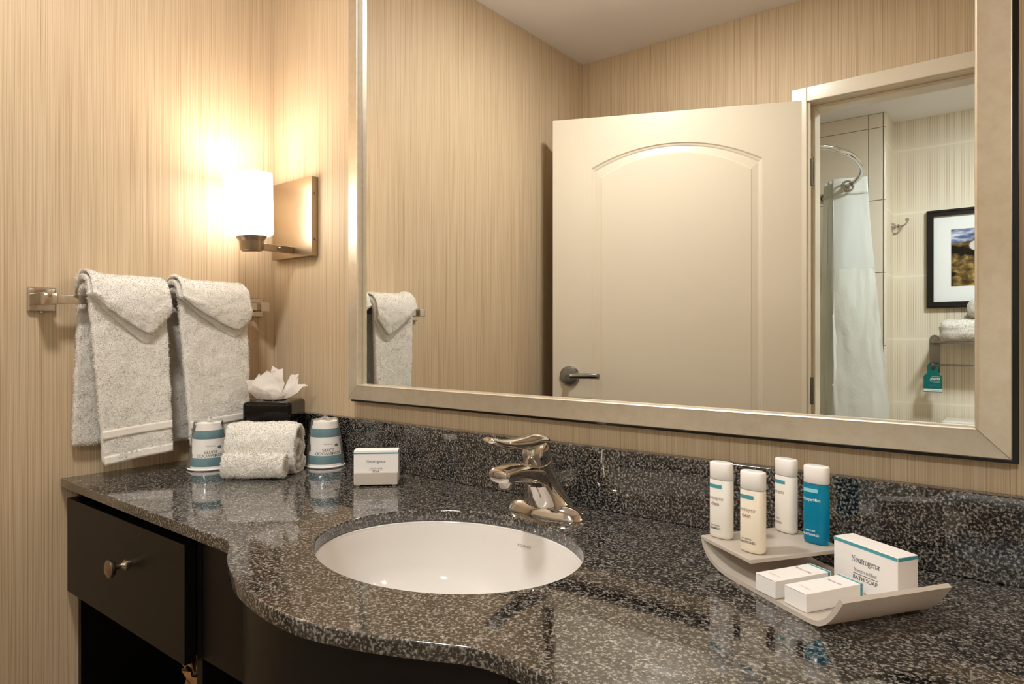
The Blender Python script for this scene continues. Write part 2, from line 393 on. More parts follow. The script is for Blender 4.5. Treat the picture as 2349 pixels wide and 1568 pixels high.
def mirror_y(yv): return -yv - 0.024       # depth seen in the mirror -> real y (glass at y = -0.012)
def struct(o): o['kind'] = 'structure'; return o

# ---------------------------------------------------------------- room shell
XW, XR, YO, ZT = 0.008, 2.06, mirror_y(1.589), 2.432      # left wall, right wall, wall behind camera, ceiling
TH = .115
YB0 = YO - TH                                             # bathroom side of that wall
YTILE, YPIC, XRET, XBL, XBR = mirror_y(3.16), mirror_y(3.41), 1.002, .12, 2.75
DX0, DX1, DZ = .985, 1.945, 2.045                         # door opening
struct(box('wall_back', (XW - .1, 0, 0), (XR + .1, .1, ZT), M['wall']))
struct(box('wall_left', (XW - .1, YO - TH, 0), (XW, 0, ZT), M['wall']))
struct(box('wall_right', (XR, YO, 0), (XR + .1, 0, ZT), M['wall']))
wf = struct(box('wall_front', (XW, YO - TH, 0), (DX0 - .02, YO, ZT), M['wall']))
o = box('wall_header', (DX0 - .02, YO - TH, DZ + .02), (DX1 + .02, YO, ZT), M['wall'], wf)
o = box('wall_side', (DX1 + .02, YO - TH, 0), (XBR, YO, ZT), M['wall'], wf)
struct(box('floor', (XW - .1, YPIC - .1, -.05), (XBR + .1, .1, 0), M['floor']))
struct(box('ceiling', (XW - .1, YO, ZT), (XR + .1, .1, ZT + .05), M['ceiling']))
struct(box('ceiling_bathroom', (XW - .1, YPIC - .1, ZT), (XBR + .1, YO, ZT + .05), M['ceiling']))
struct(box('wall_bathroom_far', (XRET, YPIC - .1, 0), (XBR, YPIC, ZT), M['spindle']))
wt = struct(box('wall_shower', (XBL, YPIC - .1, 0), (XRET - .004, YTILE - .008, ZT), M['grout']))
struct(box('wall_return', (XRET - .004, YPIC, 0), (XRET, YTILE - .004, ZT), M['spindle']))
struct(box('wall_bathroom_left', (XBL - .1, YPIC - .1, 0), (XBL, YB0, ZT), M['tile']))
struct(box('wall_bathroom_right', (XBR, YPIC - .1, 0), (XBR + .1, YB0, ZT), M['spindle']))
# shower wall tiles: joints at x = .9135 and z = 2.351 with 0.405 pitch
g = .0016; rows = [ZT] + [2.351 - .405 * k for k in range(6)] + [0.0]; cols = [XBL, .1035, .5085, .9135, .986]
tmesh = {}
for zi in range(len(rows) - 1):
    for a, b in zip((XBL, .5085, .9135), (.5085, .9135, .986)):
        key = (round(b - a, 3), round(rows[zi] - rows[zi + 1], 3))
        hw, hh = (b - a) / 2 - g, (rows[zi] - rows[zi + 1]) / 2 - g
        if key not in tmesh:
            t = box('tile', (-hw, -.004, -hh), (hw, .004, hh), M['tile'], wt, .0012, 1); tmesh[key] = t.data
        else:
            t = bpy.data.objects.new('tile', tmesh[key]); COL.objects.link(t); t.parent = wt
        t.location = ((a + b) / 2, YTILE - .004, (rows[zi] + rows[zi + 1]) / 2)
for zi in range(len(rows) - 1):  # bullnose edge pieces
    h0, h1 = rows[zi + 1] + g, rows[zi] - g
    prof = [(.986 + g, YTILE - .008)] + [(.990 + .012 * math.sin(q), YTILE - .012 + .012 * math.cos(q)) for q in [k * PI / 2 / 6 for k in range(7)]] + [(1.002, YTILE - .0121), (.99, YTILE - .0122)]
    prism('bullnose_tile', [(p[0], p[1]) for p in prof], h0, h1, M['tile'], wt)

# door frame
dt = struct(box('trim_1', (DX0 - .058, YO, 0), (DX0 - .004, YO + .016, DZ + .056), M['cream'], None, .003))
box('casing_head', (DX0 - .004, YO, DZ + .002), (DX1 + .058, YO + .016, DZ + .056), M['cream'], dt, .003)
box('casing_side', (DX1 + .004, YO, 0), (DX1 + .058, YO + .016, DZ + .002), M['cream'], dt, .003)
jb = struct(box('trim_2', (DX0 - .02, YB0 - .006, 0), (DX0, YO + .004, DZ), M['cream'], None, .002))
box('jamb_side', (DX1, YB0 - .006, 0), (DX1 + .02, YO + .004, DZ), M['cream'], jb, .002)
box('jamb_head', (DX0 - .02, YB0 - .006, DZ), (DX1 + .02, YO + .004, DZ + .02), M['cream'], jb, .002)
box('door_stop', (DX0, YB0, 0), (DX0 + .012, YO - .04, DZ - .012), M['cream'], jb, .002)
box('door_stop', (DX1 - .012, YB0, 0), (DX1, YO - .04, DZ - .012), M['cream'], jb, .002)
box('door_stop', (DX0, YB0, DZ - .012), (DX1, YO - .04, DZ), M['cream'], jb, .002)

# door leaf, swung open against the wall. local x runs from the hinge edge, local y out of the visible face
hinge = Vector((.991, mirror_y(1.589) + .004, 0)); free = Vector((.1097, mirror_y(1.1938), 0)); dv = free - hinge
DL = .962
door = bpy.data.objects.new('door_1', None); COL.objects.link(door); door.location = hinge
door.rotation_euler = (0, 0, math.atan2(dv.y, dv.x)); door['kind'] = 'structure'
# visible face must look to +y (towards the mirror): in the local frame that is -y
def arch(x0, x1, zb, zs, za, n=24):
    c = (x0 + x1) / 2; hw = (x1 - x0) / 2; R = (hw * hw + (za - zs) ** 2) / (2 * (za - zs)) if za > zs else 0
    pts = [(x0, zb), (x1, zb)]
    a0 = math.asin(hw / R)
    for k in range(n + 1):
        a = a0 - 2 * a0 * k / n; pts.append((c + R * math.sin(a), za - R + R * math.cos(a)))
    return pts
def rectp(x0, x1, zb, zs, n=24):
    return [(x0, zb), (x1, zb)] + [(x1 - (x1 - x0) * k / n, zs) for k in range(n + 1)]
dbm = bmesh.new(); T_ = .036; B_ = .008; H_ = 2.054
outer = [dbm.verts.new((x, 0, z)) for x, z in ((0, B_), (DL, B_), (DL, H_), (0, H_))]
eds = [dbm.edges.new((outer[i], outer[(i + 1) % 4])) for i in range(4)]
fills = []
for mk in (lambda i, d: arch(.1666 + i, .8052 - i, .84 + i, 1.853 - i * 1.0, 1.933 - i), lambda i, d: rectp(.1666 + i, .8052 - i, .20 + i, .70 - i)):
    loops = []
    for ins, dep in ((0, 0), (.004, .004), (.009, .0055), (.013, .008), (.036, .0045), (.040, .002), (.041, .002)):
        loops.append([dbm.verts.new((x, dep, z)) for x, z in mk(ins, dep)])
    n = len(loops[0])
    for i in range(n): eds.append(dbm.edges.new((loops[0][i], loops[0][(i + 1) % n])))
    for A, B in zip(loops, loops[1:]):
        for i in range(n): j = (i + 1) % n; dbm.faces.new((A[i], A[j], B[j], B[i]))
    dbm.faces.new(loops[-1])
bmesh.ops.triangle_fill(dbm, edges=eds, use_beauty=True, use_dissolve=False)
bk = [dbm.verts.new((v.co.x, T_, v.co.z)) for v in outer]
for i in range(4): j = (i + 1) % 4; dbm.faces.new((outer[i], outer[j], bk[j], bk[i]))
dbm.faces.new(bk)
leaf = from_bm('door_leaf', dbm, M['cream'], door); leaf.data.polygons.foreach_set('use_smooth', [False] * len(leaf.data.polygons))
for zz in (1.79, .985, .25):
    hg = sweep('hinge', [(-.008, .0, zz - .05), (-.008, .0, zz + .05)], .006, M['steel'], door, 10)
    box('hinge_plate', (-.004, .002, zz - .05), (-.0005, .03, zz + .05), M['steel'], hg)
hd = lathe('door_handle', [(0.0, 0), (.040, 0), (.040, .006), (.034, .012), (.02, .013), (.0, .013)], M['steel'], door, 40, Matrix.Translation((.893, 0, 1.027)) @ Matrix.Rotation(PI / 2, 4, 'X'))
lathe('lock_button', [(.013, .012), (.013, .045), (.010, .052), (0, .052)], M['steel'], hd, 24, Matrix.Translation((.893, 0, 1.027)) @ Matrix.Rotation(PI / 2, 4, 'X'))
sweep('lever', catmull([(.893, -.045, 1.027), (.865, -.048, 1.029), (.82, -.05, 1.030), (.785, -.047, 1.029), (.772, -.04, 1.028)], 6), [(.006, .011)] * 25, M['steel'], hd, 12, power=2.6)

# baseboards
struct(box('baseboard_left', (XW, YO + .001, 0), (XW + .012, -.55, .09), M['cream']))
struct(box('baseboard_right', (XR - .012, YO + .02, 0), (XR, -.60, .09), M['cream']))

# ---------------------------------------------------------------- countertop with bowed front and oval cut-out
SX, SY, SA, SB = .957, -.32, .208, .170        # sink oval
tr = [(.36, -.506), (.56, -.507), (.655, -.508), (.692, -.509), (.712, -.515), (.742, -.533), (.7761, -.5529), (.8364, -.5771), (.8873, -.5916), (.9389, -.6002), (.9844, -.6025),
      (1.0219, -.6003), (1.0771, -.5869), (1.123, -.5695), (1.165, -.5507), (1.1881, -.5394), (1.2056, -.5340), (1.2302, -.5312), (1.2578, -.5323), (1.2888, -.5353), (1.36, -.537), (1.6, -.537)]
front = [(p.x, p.y) for p in catmull([(x, y, 0) for x, y in tr], 5)]
OUT = [(XW + .001, 0 - .0005), (XW + .001, -.503)] + front + [(XR - .001, -.537), (XR - .001, -.0005)]
OUT = OUT[::-1]
OV = [(SX + SA * math.cos(2 * PI * k / 72), SY + SB * math.sin(2 * PI * k / 72)) for k in range(72)]
def inset(poly, d, movable=None):
    n = len(poly); out = []
    ar = sum(poly[i][0] * poly[(i + 1) % n][1] - poly[(i + 1) % n][0] * poly[i][1] for i in range(n)); sgn = 1 if ar > 0 else -1
    for i in range(n):
        a, b, c = Vector(poly[i - 1]), Vector(poly[i]), Vector(poly[(i + 1) % n])
        n1 = Vector((-(b - a).y, (b - a).x)).normalized() * sgn; n2 = Vector((-(c - b).y, (c - b).x)).normalized() * sgn
        nn = (n1 + n2).normalized(); out.append(tuple(b + nn * (d / max(.5, nn.dot(n1)))))
    return out
SLAB = .0195
def slab():
    bm = bmesh.new()
    def ringset(poly, ins_sign):
        L_ = []
        for d, z in ((.0022, 0), (.0006, -.0007), (0, -.0022), (0, -SLAB + .002), (.002, -SLAB)):
            q = inset(poly, d * ins_sign); L_.append([bm.verts.new((x, y, ZC + z)) for x, y in q])
        for A, B in zip(L_, L_[1:]):
            for i in range(len(A)): j = (i + 1) % len(A); bm.faces.new((A[i], A[j], B[j], B[i]))
        return L_
    a = ringset(OUT, 1); b = ringset(OV, -1)
    for k in (0, -1):
        e = []
        for R_ in (a[k], b[k]):
            for i in range(len(R_)):
                v1, v2 = R_[i], R_[(i + 1) % len(R_)]; e.append(bm.edges.get((v1, v2)) or bm.edges.new((v1, v2)))
        bmesh.ops.triangle_fill(bm, edges=e, use_beauty=True)
    return bm
top = weighted(from_bm('countertop', slab(), M['granite']))
tag(top, 'polished black and grey speckled granite countertop with bowed front and oval sink cut-out', 'countertop')
bs = box('backsplash', (XW + .001, -.0202, ZC + .0003), (XR - .001, -.0005, ZC + .1067), M['granite'], None, .0015, 2)
tag(bs, 'low granite backsplash strip standing along the wall behind the faucet', 'backsplash')

# ---------------------------------------------------------------- sink
sink = thing('sink', 'white oval undermount porcelain sink set below the granite counter', 'sink', (SX, SY, ZC - SLAB))
prof = [(1.10, 0.0), (1.005, 0.0), (.995, -.004), (.985, -.015), (.965, -.045), (.91, -.085), (.78, -.118), (.58, -.138), (.35, -.147), (.12, -.150)]
pp = catmull([(r, z, 0) for r, z in prof], 4); ns = 72
vv = [(SA * p.x * math.cos(2 * PI * k / ns), SB * p.x * math.sin(2 * PI * k / ns), p.y) for p in pp for k in range(ns)]
ff = [(i * ns + k, i * ns + (k + 1) % ns, (i + 1) * ns + (k + 1) % ns, (i + 1) * ns + k) for i in range(len(pp) - 1) for k in range(ns)]
bowl = from_pd('bowl', vv, ff, M['porcelain'], sink, True, fix=False)
sm = bowl.modifiers.new('s', 'SOLIDIFY'); sm.thickness = .008; sm.offset = -1 if bowl.data.polygons[0].normal.z > 0 else 1; apply(bowl)
lathe('drain', [(.0, -.146), (.012, -.146), (.014, -.148), (.024, -.147), (.027, -.149), (.027, -.153), (0, -.153)], M['chrome'], sink, 32)
def bowl_place(phi0, t0):
    def pl(x, y):
        ph = phi0 - x / .19; z = t0 + y * .9
        r = np.interp(-z, [-q.y for q in pp], [q.x for q in pp]) - .006
        return Vector((SA * r * math.cos(ph), SB * r * math.sin(ph), z))
    return pl
lettering('KOHLER', .0062, M['ink_grey'], sink, bowl_place(math.radians(85), -.024), spacing=1.2)

# ---------------------------------------------------------------- faucet
fx, fy = .977, -.098
fau = thing('faucet', 'chrome single-lever bathroom faucet behind the oval sink', 'faucet', (fx, fy, ZC + .0002))
# escutcheon base: long oval with domed ends
rings = []
for hgt, sc in ((0, 1.0), (.003, 1.0), (.0042, .985), (.009, .95), (.015, .87), (.0195, .74), (.022, .5), (.023, .1)):
    rings.append([Vector((math.copysign(abs(math.cos(q)) ** .8, math.cos(q)) * .079 * (sc if sc > .8 else sc * .6 + .3), math.copysign(abs(math.sin(q)) ** .9, math.sin(q)) * .029 * sc, hgt)) for q in [2 * PI * k / 40 for k in range(40)]])
bm = bmesh.new(); RV = [[bm.verts.new(p) for p in r] for r in rings]
for A, B in zip(RV, RV[1:]):
    for k in range(40): bm.faces.new((A[k], A[(k + 1) % 40], B[(k + 1) % 40], B[k]))
bm.faces.new(RV[0]); bm.faces.new(RV[-1])
autosmooth(from_bm('base', bm, M['chrome'], fau), 50)
# body: column that flares into the base and leans forward
body = [((0, .003, .002), (.062, .0285)), ((0, .003, .010), (.0565, .0280)), ((0, .002, .020), (.0490, .0275)), ((0, -.001, .032), (.0400, .0272)), ((0, -.006, .046), (.0325, .0270)), ((0, -.013, .062), (.0270, .027)), ((0, -.020, .078), (.0242, .0258)), ((0, -.025, .089), (.0228, .0245))]
def stack(name, secs, m, parent, seg=32, tilt=0):
    bm = bmesh.new(); R = []
    for (c, r) in secs:
        R.append([bm.verts.new((c[0] + r[0] * math.cos(2 * PI * k / seg), c[1] + r[1] * math.sin(2 * PI * k / seg), c[2] + tilt * r[1] * math.sin(2 * PI * k / seg))) for k in range(seg)])
    for A, B in zip(R, R[1:]):
        for k in range(seg): bm.faces.new((A[k], A[(k + 1) % seg], B[(k + 1) % seg], B[k]))
    bm.faces.new(R[0]); bm.faces.new(R[-1]); return autosmooth(from_bm(name, bm, m, parent), 45)
stack('body', body, M['chrome'], fau, tilt=.25)
# spout: swept forward from the body
sp = catmull([(0, .004, .050), (0, -.03, .0675), (0, -.07, .080), (0, -.100, .0845), (0, -.122, .0845)], 6)
n = len(sp); rs = [(.0250 - .0045 * i / n, .0215 - .0095 * (i / n) ** .7) for i in range(n)]
dv_ = (sp[-1] - sp[-2]).normalized(); ra, rb = rs[-1]
for k in range(1, 6):            # rounded nose
    q = k / 5 * PI / 2; sp.append(sp[n - 1] + dv_ * (.008 * math.sin(q))); rs.append((ra * (.55 + .45 * math.cos(q)), rb * (.3 + .7 * math.cos(q))))
sweep('spout', sp, rs, M['chrome'], fau, 28, power=2.6)
lathe('aerator', [(0, 0), (.0140, 0), (.0140, .008), (.0150, .010), (.0150, .018), (0, .018)], M['chrome'], fau, 32, Matrix.Translation((0, -.106, .0625)))
# handle: dome with a long lever, separated from the body by a thin gap
hdl = stack('handle', [((0, -.025, .0905), (.0228, .0245)), ((0, -.027, .099), (.0228, .0245)), ((0, -.029, .110), (.0228, .024)), ((0, -.030, .118), (.0218, .023)), ((0, -.030, .125), (.0188, .020)), ((0, -.030, .130), (.0132, .014)), ((0, -.030, .1325), (.005, .005))], M['chrome'], fau, tilt=.25)
lv = catmull([(0, -.003, .110), (0, -.012, .1215), (0, -.032, .1275), (0, -.062, .1275), (0, -.092, .1290), (0, -.120, .1335), (0, -.144, .1405), (0, -.152, .1432)], 5); n = len(lv)
wd = [np.interp(i / (n - 1), [0, .15, .4, .65, .85, .96, 1], [.012, .020, .0185, .0135, .0135, .0125, .008]) for i in range(n)]
ht = [np.interp(i / (n - 1), [0, .2, .45, .75, 1], [.010, .013, .010, .0065, .0040]) for i in range(n)]
sweep('lever', lv, [(a, b) for a, b in zip(wd, ht)], M['chrome'], hdl, 24)
torus('seam_ring', .0231, .0011, M['chrome'], fau, (0, -.025, .0897), (0, -.25, 1))
sweep('lift_rod', [(.0, .033, .0), (.0, .033, .045)], .0025, M['chrome'], fau, 10)

# ---------------------------------------------------------------- vanity cabinet
cab = thing('vanity_cabinet', 'dark espresso wooden vanity cabinet with bowed centre front under the granite top', 'cabinet')
zt = ZC - SLAB - .0005; yf = -.4725
W = M['espresso']
box('side_panel', (XW + .002, -.470, .0), (.024, -.004, zt), W, cab)
box('back_panel', (.026, -.02, .0), (XR - .004, -.004, zt - .16), W, cab)
box('partition', (.534, yf, .0), (.552, -.022, zt), W, cab)
box('partition', (1.36, -.49, .0), (1.378, -.022, zt), W, cab)
box('shelf', (.026, -.465, .36), (.532, -.022, .38), W, cab)
box('apron_panel', (.553, yf, .655), (.744, yf + .018, zt), W, cab, .001)
box('apron_panel', (1.379, -.497, .655), (XR - .006, -.479, zt), W, cab, .001)
bowp = [(p.x, p.y) for p in catmull([(.745, -.476, 0), (.752, -.510, 0), (.79, -.537, 0), (.86, -.563, 0), (.95, -.5745, 0), (1.04, -.566, 0), (1.12, -.540, 0), (1.19, -.512, 0), (1.215, -.5, 0)], 6)]
inn = inset(bowp, 0)
bpoly = bowp + [(1.205, -.482), (1.11, -.522), (1.03, -.548), (.95, -.556), (.87, -.546), (.80, -.521), (.763, -.476)]
prism('bowed_front', bpoly, .10, zt, W, cab)
box('side_front', (1.216, -.500, .10), (1.359, -.482, zt), W, cab, .001)
box('toe_kick', (.56, -.44, .0), (1.355, -.425, .10), W, cab)
dr = box('drawer', (XW + .006, -.4925, .6445), (.532, -.473, .8428), W, cab, .0012)
box('drawer_box', (.04, -.472, .66), (.52, -.06, .80), W, dr)
lathe('knob', [(.0095, 0), (.0095, .003), (.006, .006), (.0045, .013), (.006, .019), (.0145, .023), (.0165, .027), (.0160, .031), (.011, .034), (0, .035)], M['nickel'], dr, 28, Matrix.Translation((.309, -.4925, .7635)) @ Matrix.Rotation(PI / 2, 4, 'X') @ Matrix.Scale(1.0, 4))
# tan drawstring bag on the open shelf
bg = thing('drawstring_bag', 'tan cloth drawstring bag on the open shelf under the drawer', 'bag', (.42, -.40, .3802))
secs = [(0, .055), (.01, .075), (.05, .085), (.10, .08), (.135, .06), (.155, .04), (.17, .03), (.178, .036), (.195, .045)]
pts = []
for z_, r in [(p.x, p.y) for p in catmull([(a, b, 0) for a, b in secs], 3)]:
    pts.append([(r * (1 + (.10 + .9 * max(0, z_ - .12)) * math.sin(9 * q + z_ * 30) * (z_ > .03)) * math.cos(q) * 1.15, r * (1 + (.08 + .9 * max(0, z_ - .12)) * math.sin(9 * q + z_ * 30)) * math.sin(q) * .75, z_) for q in [2 * PI * k / 72 for k in range(73)]])
gridmesh('cloth', pts, M['bag'], bg, 0, 0)
torus('cord', .031, .003, M['ink_brown'], bg, (0, 0, .171), (0, 0, 1))
sweep('cord_end', catmull([(.02, -.028, .17), (.032, -.045, .15), (.038, -.058, .10), (.035, -.068, .05)], 5), .003, M['ink_brown'], bg, 8)

# ---------------------------------------------------------------- wall mirror
mi = thing('wall_mirror', 'large rectangular wall mirror with champagne silver frame and black edge', 'mirror', (0, 0, 0))
x0, x1, z0, z1 = .363, 1.6055, 1.0375, 2.20; fw = .0365
box('mirror_backing', (x0 - .0065, -.017, z0 - .006), (x1 + .0065, -.0008, z1 + .006), M['black_lacquer'], mi, .0008, 1)
box('mirror_glass', (x0 + fw - .004, -.0185, z0 + fw - .004), (x1 - fw + .004, -.0172, z1 - fw + .004), M['mirror'], mi)
GY = -.0185
def rail(a, b, horizontal, sgn):
    # mitred rail: cross-section from outer edge to inner lip. sections given as (distance in from outer edge, y)
    sec = [(0, -.0172), (0, -.0295), (.0012, -.031), (fw - .006, -.0325), (fw - .0025, -.0335), (fw - .0008, -.0325), (fw, -.030), (fw, -.0192), (fw - .003, -.0190)]
    bm = bmesh.new(); E = []
    for end in (0, 1):
        ring = []
        for d, y in sec:
            gapm = .00035
            if horizontal:
                x = (x0 + d + gapm) if end == 0 else (x1 - d - gapm); z = a + sgn * d; ring.append(bm.verts.new((x, y, z)))
            else:
                z = (z0 + d + gapm) if end == 0 else (z1 - d - gapm); x = a + sgn * d; ring.append(bm.verts.new((x, y, z)))
        E.append(ring)
    n = len(sec)
    for i in range(n): j = (i + 1) % n; bm.faces.new((E[0][i], E[0][j], E[1][j], E[1][i]))
    bm.faces.new(E[0]); bm.faces.new(E[1])
    return autosmooth(from_bm('frame_rail', bm, M['silver_frame'], mi), 30)
rail(z0, None, True, 1); rail(z1, None, True, -1); rail(x0, None, False, 1); rail(x1, None, False, -1)

# ---------------------------------------------------------------- wall sconces
def sconce(cx, label, sfx=''):
    t = thing('wall_sconce' + sfx, label, 'lamp', (cx, -.0004, 1.388), 0)
    bp = box('backplate', (-.0885, -.019, 0), (.0885, 0, .200), M['nickel'], t, .001, 2)
    for zz in (.042, .158):
        lathe('screw', [(0, 0), (.0035, 0), (.0035, .002), (.002, .0028), (0, .0028)], M['nickel'], bp, 12, Matrix.Translation((.0885, -.0095, zz)) @ Matrix.Rotation(PI / 2, 4, 'Y'))
    ar = box('arm', (-.009, -.126, .012), (.009, -.019, .028), M['nickel'], t, .0012, 2)
    lathe('arm_screw', [(0, 0), (.004, 0), (.004, .004), (.002, .0065), (0, .007)], M['nickel'], ar, 14, Matrix.Translation((.009, -.06, .020)) @ Matrix.Rotation(PI / 2, 4, 'Y'))
    tilt = Matrix.Translation((0, -.129, .006)) @ Matrix.Rotation(math.radians(3.5), 4, 'X')
    lathe('socket_cup', [(0, 0), (.022, 0), (.0265, .003), (.0285, .010), (.0290, .024), (.0300, .027), (.0355, .033), (.0365, .0365), (.0, .0365)], M['nickel'], t, 40, tilt)
    R_ = .0535
    sh = lathe('glass_shade' + sfx, [(.0, .037), (.044, .037), (.0495, .039), (R_ - .001, .044), (R_, .05), (R_ + .0035, .186), (R_ + .003, .1885), (R_ - .001, .187), (R_ - .0045, .05), (.03, .043), (0, .043)], M['shade'], t, 48, tilt)
    ld = bpy.data.lights.new('sconce_bulb' + sfx, 'POINT'); ld.energy = BULB; ld.color = (1, .93, .85); ld.shadow_soft_size = .018
    lo = bpy.data.objects.new('sconce_bulb' + sfx, ld); COL.objects.link(lo); lo.parent = t; lo.location = tilt @ Vector((0, 0, .135))
    return t
sconce(.117, 'brushed nickel wall sconce with lit white glass shade beside the mirror corner')
sconce(1.853, 'brushed nickel wall sconce with lit white glass shade beside the right wall', '_offscreen')   # its highlight shows on the door's hinge side

# ceiling lights (real fixtures)
t = thing('ceiling_light_offscreen', 'round flush ceiling light over the vanity room', 'light', (.75, -.80, ZT))
lathe('trim_ring', [(.11, 0), (.13, 0), (.13, -.015), (.11, -.020)], M['lamp_white'], t, 40); lathe('lens_offscreen', [(0, -.034), (.05, -.031), (.09, -.022), (.11, -.012), (.11, 0), (0, 0)], M['lens_v'], t, 40)
t = thing('ceiling_light_offscreen', 'round flush ceiling light in the bathroom behind the door', 'light', (1.75, -2.45, ZT))
lathe('trim_ring', [(.15, 0), (.175, 0), (.175, -.03), (.15, -.035)], M['lamp_white'], t, 40); lathe('lens_offscreen', [(0, -.05), (.08, -.045), (.15, -.025), (.15, 0), (0, 0)], M['lens_b'], t, 40)

# ---------------------------------------------------------------- towel bar and towels on the left wall
bar = thing('towel_bar', 'square chrome towel bar on the left wall carrying two white towels', 'towel bar', (XW, 0, 1.2615))
for yy in (-.538, -.062):
    po = box('mount', (.0002, yy - .025, -.025), (.009, yy + .025, .025), M['chrome'], bar, .003, 3)
    box('post', (.009, yy - .0125, -.0125), (.058, yy + .0125, .0125), M['chrome'], po, .002)
    lathe('set_screw', [(0, 0), (.003, 0), (.003, .003), (0, .003)], M['chrome'], po, 12, Matrix.Translation((.004, yy, -.028)))
box('bar', (.038, -.540, -.0095), (.048, -.060, .0095), M['chrome'], bar, .001)

def hanging_towel(label, ya, yb, zfront, zback, skew, flap, seed, backshift=.012):
    """towel over the bar: ya..yb along the wall, zfront/zback hem heights; flap: list of (y fraction, drop)"""
    t = thing('hand_towel', label, 'towel', (XW, 0, 0), 0, 'white towels hanging on the towel bar')
    zb = 1.2615; r = .022; xc = .043
    path = []
    for k in range(22): path.append((xc - r, zback + (zb - zback) * k / 21, -1))
    for k in range(1, 12): a = PI - PI * k / 12; path.append((xc + r * math.cos(a), zb + .004 + .021 * math.sin(a), 0))
    for k in range(27): q = k / 26; path.append((xc + r + .012 * math.sin(q * 1.6), zb - (zb - zfront) * q, 1))
    ny = 20; pts = []
    for i, (x, z, sd) in enumerate(path):
        row = []
        for j in range(ny + 1):
            s = j / ny; y = ya + (yb - ya) * s; drop = 0
            q = max(0, (zb - z) / (zb - (zfront if sd > 0 else zback)))
            wob = .0035 * math.sin(s * 7 + seed) * q + .003 * math.sin(s * 3.1 + seed * 2 + q * 3) * q
            if sd > 0: y += skew * q - (yb - ya) * (.12 * (1 - s) * -q) * .9; drop = .022 * (1 - s) * q * 0 + .014 * (s - .5) * q
            if sd < 0: y -= backshift * q
            row.append((x + wob, y, z + drop * (1 if sd > 0 else 0)))
        pts.append(row)
    cloth = gridmesh('cloth', pts, M['terry'], t, .013, 1); displace(cloth, .0020, 40, seed); displace(cloth, .0010, 260, seed + 3)
    def keep(p):
        if p[0] < xc + r * .6: return True
        q = (zb - p[2]) / (zb - zfront); return not (.798 < q < .847 or q > .953)
    pile(cloth, 46000, .0028, M['terry'], keep=keep)
    # woven border and hem on the front panel
    def strip(name, q0, q1, out, m, fold=0):
        ps = []
        for a in range(5):
            q = q0 + (q1 - q0) * a / 4; row = []
            for j in range(41):
                s = .012 + .976 * j / 40; y = ya + (yb - ya) * s + skew * q + (yb - ya) * (.12 * (1 - s) * q) * .9
                wob = .0035 * math.sin(s * 7 + seed) * q + .003 * math.sin(s * 3.1 + seed * 2 + q * 3) * q
                row.append((xc + r + .012 * math.sin(q * 1.6) + .013 + wob + out + fold * math.sin(s * 75), y, zb - (zb - zfront) * q + .014 * (s - .5) * q))
            ps.append(row)
        return gridmesh(name, ps, m, t, .0010, 0)
    strip('woven_band', .795, .85, .0004, M['terry_band'])
    strip('hem', .950, 1.004, -.0004, M['terry_band'], .0006)
    # folded-down corner on top
    def flapmesh(out, shrink, thick, seedk):
        fs = [f[0] for f in flap]; fd = [f[1] for f in flap]; ps = []
        for j in range(33):
            s = j / 32; s_ = shrink + (1 - 2 * shrink) * s; dr = np.interp(s_, fs, fd) * (1 - shrink * 9); y = ya - .004 + (yb - ya + .008) * s_; row = []
            lift = .010 * math.exp(-((s_ - .03) / .12) ** 2)
            for k in range(8): a = PI * .92 - PI * .92 * k / 7 * .98; row.append((xc + (r + .016 + out) * math.cos(a), y, zb + .010 + lift + (.021 + .012 + out) * math.sin(a)))
            for k in range(1, 13): q = k / 12; row.append((xc + r + .016 + out + .004 * math.sin(q * PI), y + .006 * q * (s_ - .5), zb + .010 + lift - dr * q))
            ps.append(row)
        c = gridmesh('corner_fold', ps, M['terry'], t, thick, 1); displace(c, .0014, 60, seedk); displace(c, .0008, 260, seedk + 2)
        pile(c, 14000, .0022, M['terry']); return c
    flapmesh(.004, 0, .011, seed + 1); flapmesh(.0155, .025, .006, seed + 5)
    return t
hanging_towel('white terry hand towel with folded corner nearest the square end post', -.476, -.318, .922, .950, .006,
              [(0, .010), (.10, .020), (.62, .099), (.69, .106), (.75, .100), (1, .036)], 1.0)
hanging_towel('white terry hand towel with folded corner hanging behind the tissue box', -.292, -.124, .925, .935, .002,
              [(0, .008), (.12, .018), (.66, .085), (.76, .092), (.83, .086), (1, .048)], 2.3, .014)

# ---------------------------------------------------------------- tissue box in the corner
e38 = math.radians(38.06)
F_ = Vector((-math.sin(e38), math.cos(e38), 0)); R_ = Vector((math.cos(e38), math.sin(e38), 0))
tb = thing('tissue_box', 'glossy black cube tissue box cover with a white tissue sticking out', 'tissue box', tuple(Vector((.209, -.148, ZC + .0002)) + F_ * .058), e38)
box('cover', (-.058, -.058, 0), (.058, .058, .1455), M['black_gloss'], tb, .011, 5)
torus('opening_rim', .026, .0025, M['black_gloss'], tb, (0, 0, .1455), (0, 0, 1))
K = 1.58 / 1510.8 / 9.8          # crop pixels -> metres around the box centre (960, 775)
def P_(u, v, d): return Vector(((u - 930) * K, d, .1455 + (772 - v) * K))
tis = []
def sheet(outl, inner):
    """one folded sheet: outline and creased inner points, each with its own depth"""
    from mathutils.geometry import delaunay_2d_cdt
    n = len(outl); allp = outl + inner
    r = delaunay_2d_cdt([Vector((p[0], p[1])) for p in allp], [(i, (i + 1) % n) for i in range(n)], [], 1, 1e-3)
    v = []
    for q, src in zip(r[0], r[3]):
        d = allp[src[0]][2] if src else 0; v.append(P_(q.x, q.y, d))
    o = from_pd('tissue_sheet', v, r[2], M['tissue'], tb, True, fix=True)
    u = o.modifiers.new('u', 'SUBSURF'); u.subdivision_type = 'SIMPLE'; u.levels = 2; apply(o); displace(o, .0012, 160, n)
    return o
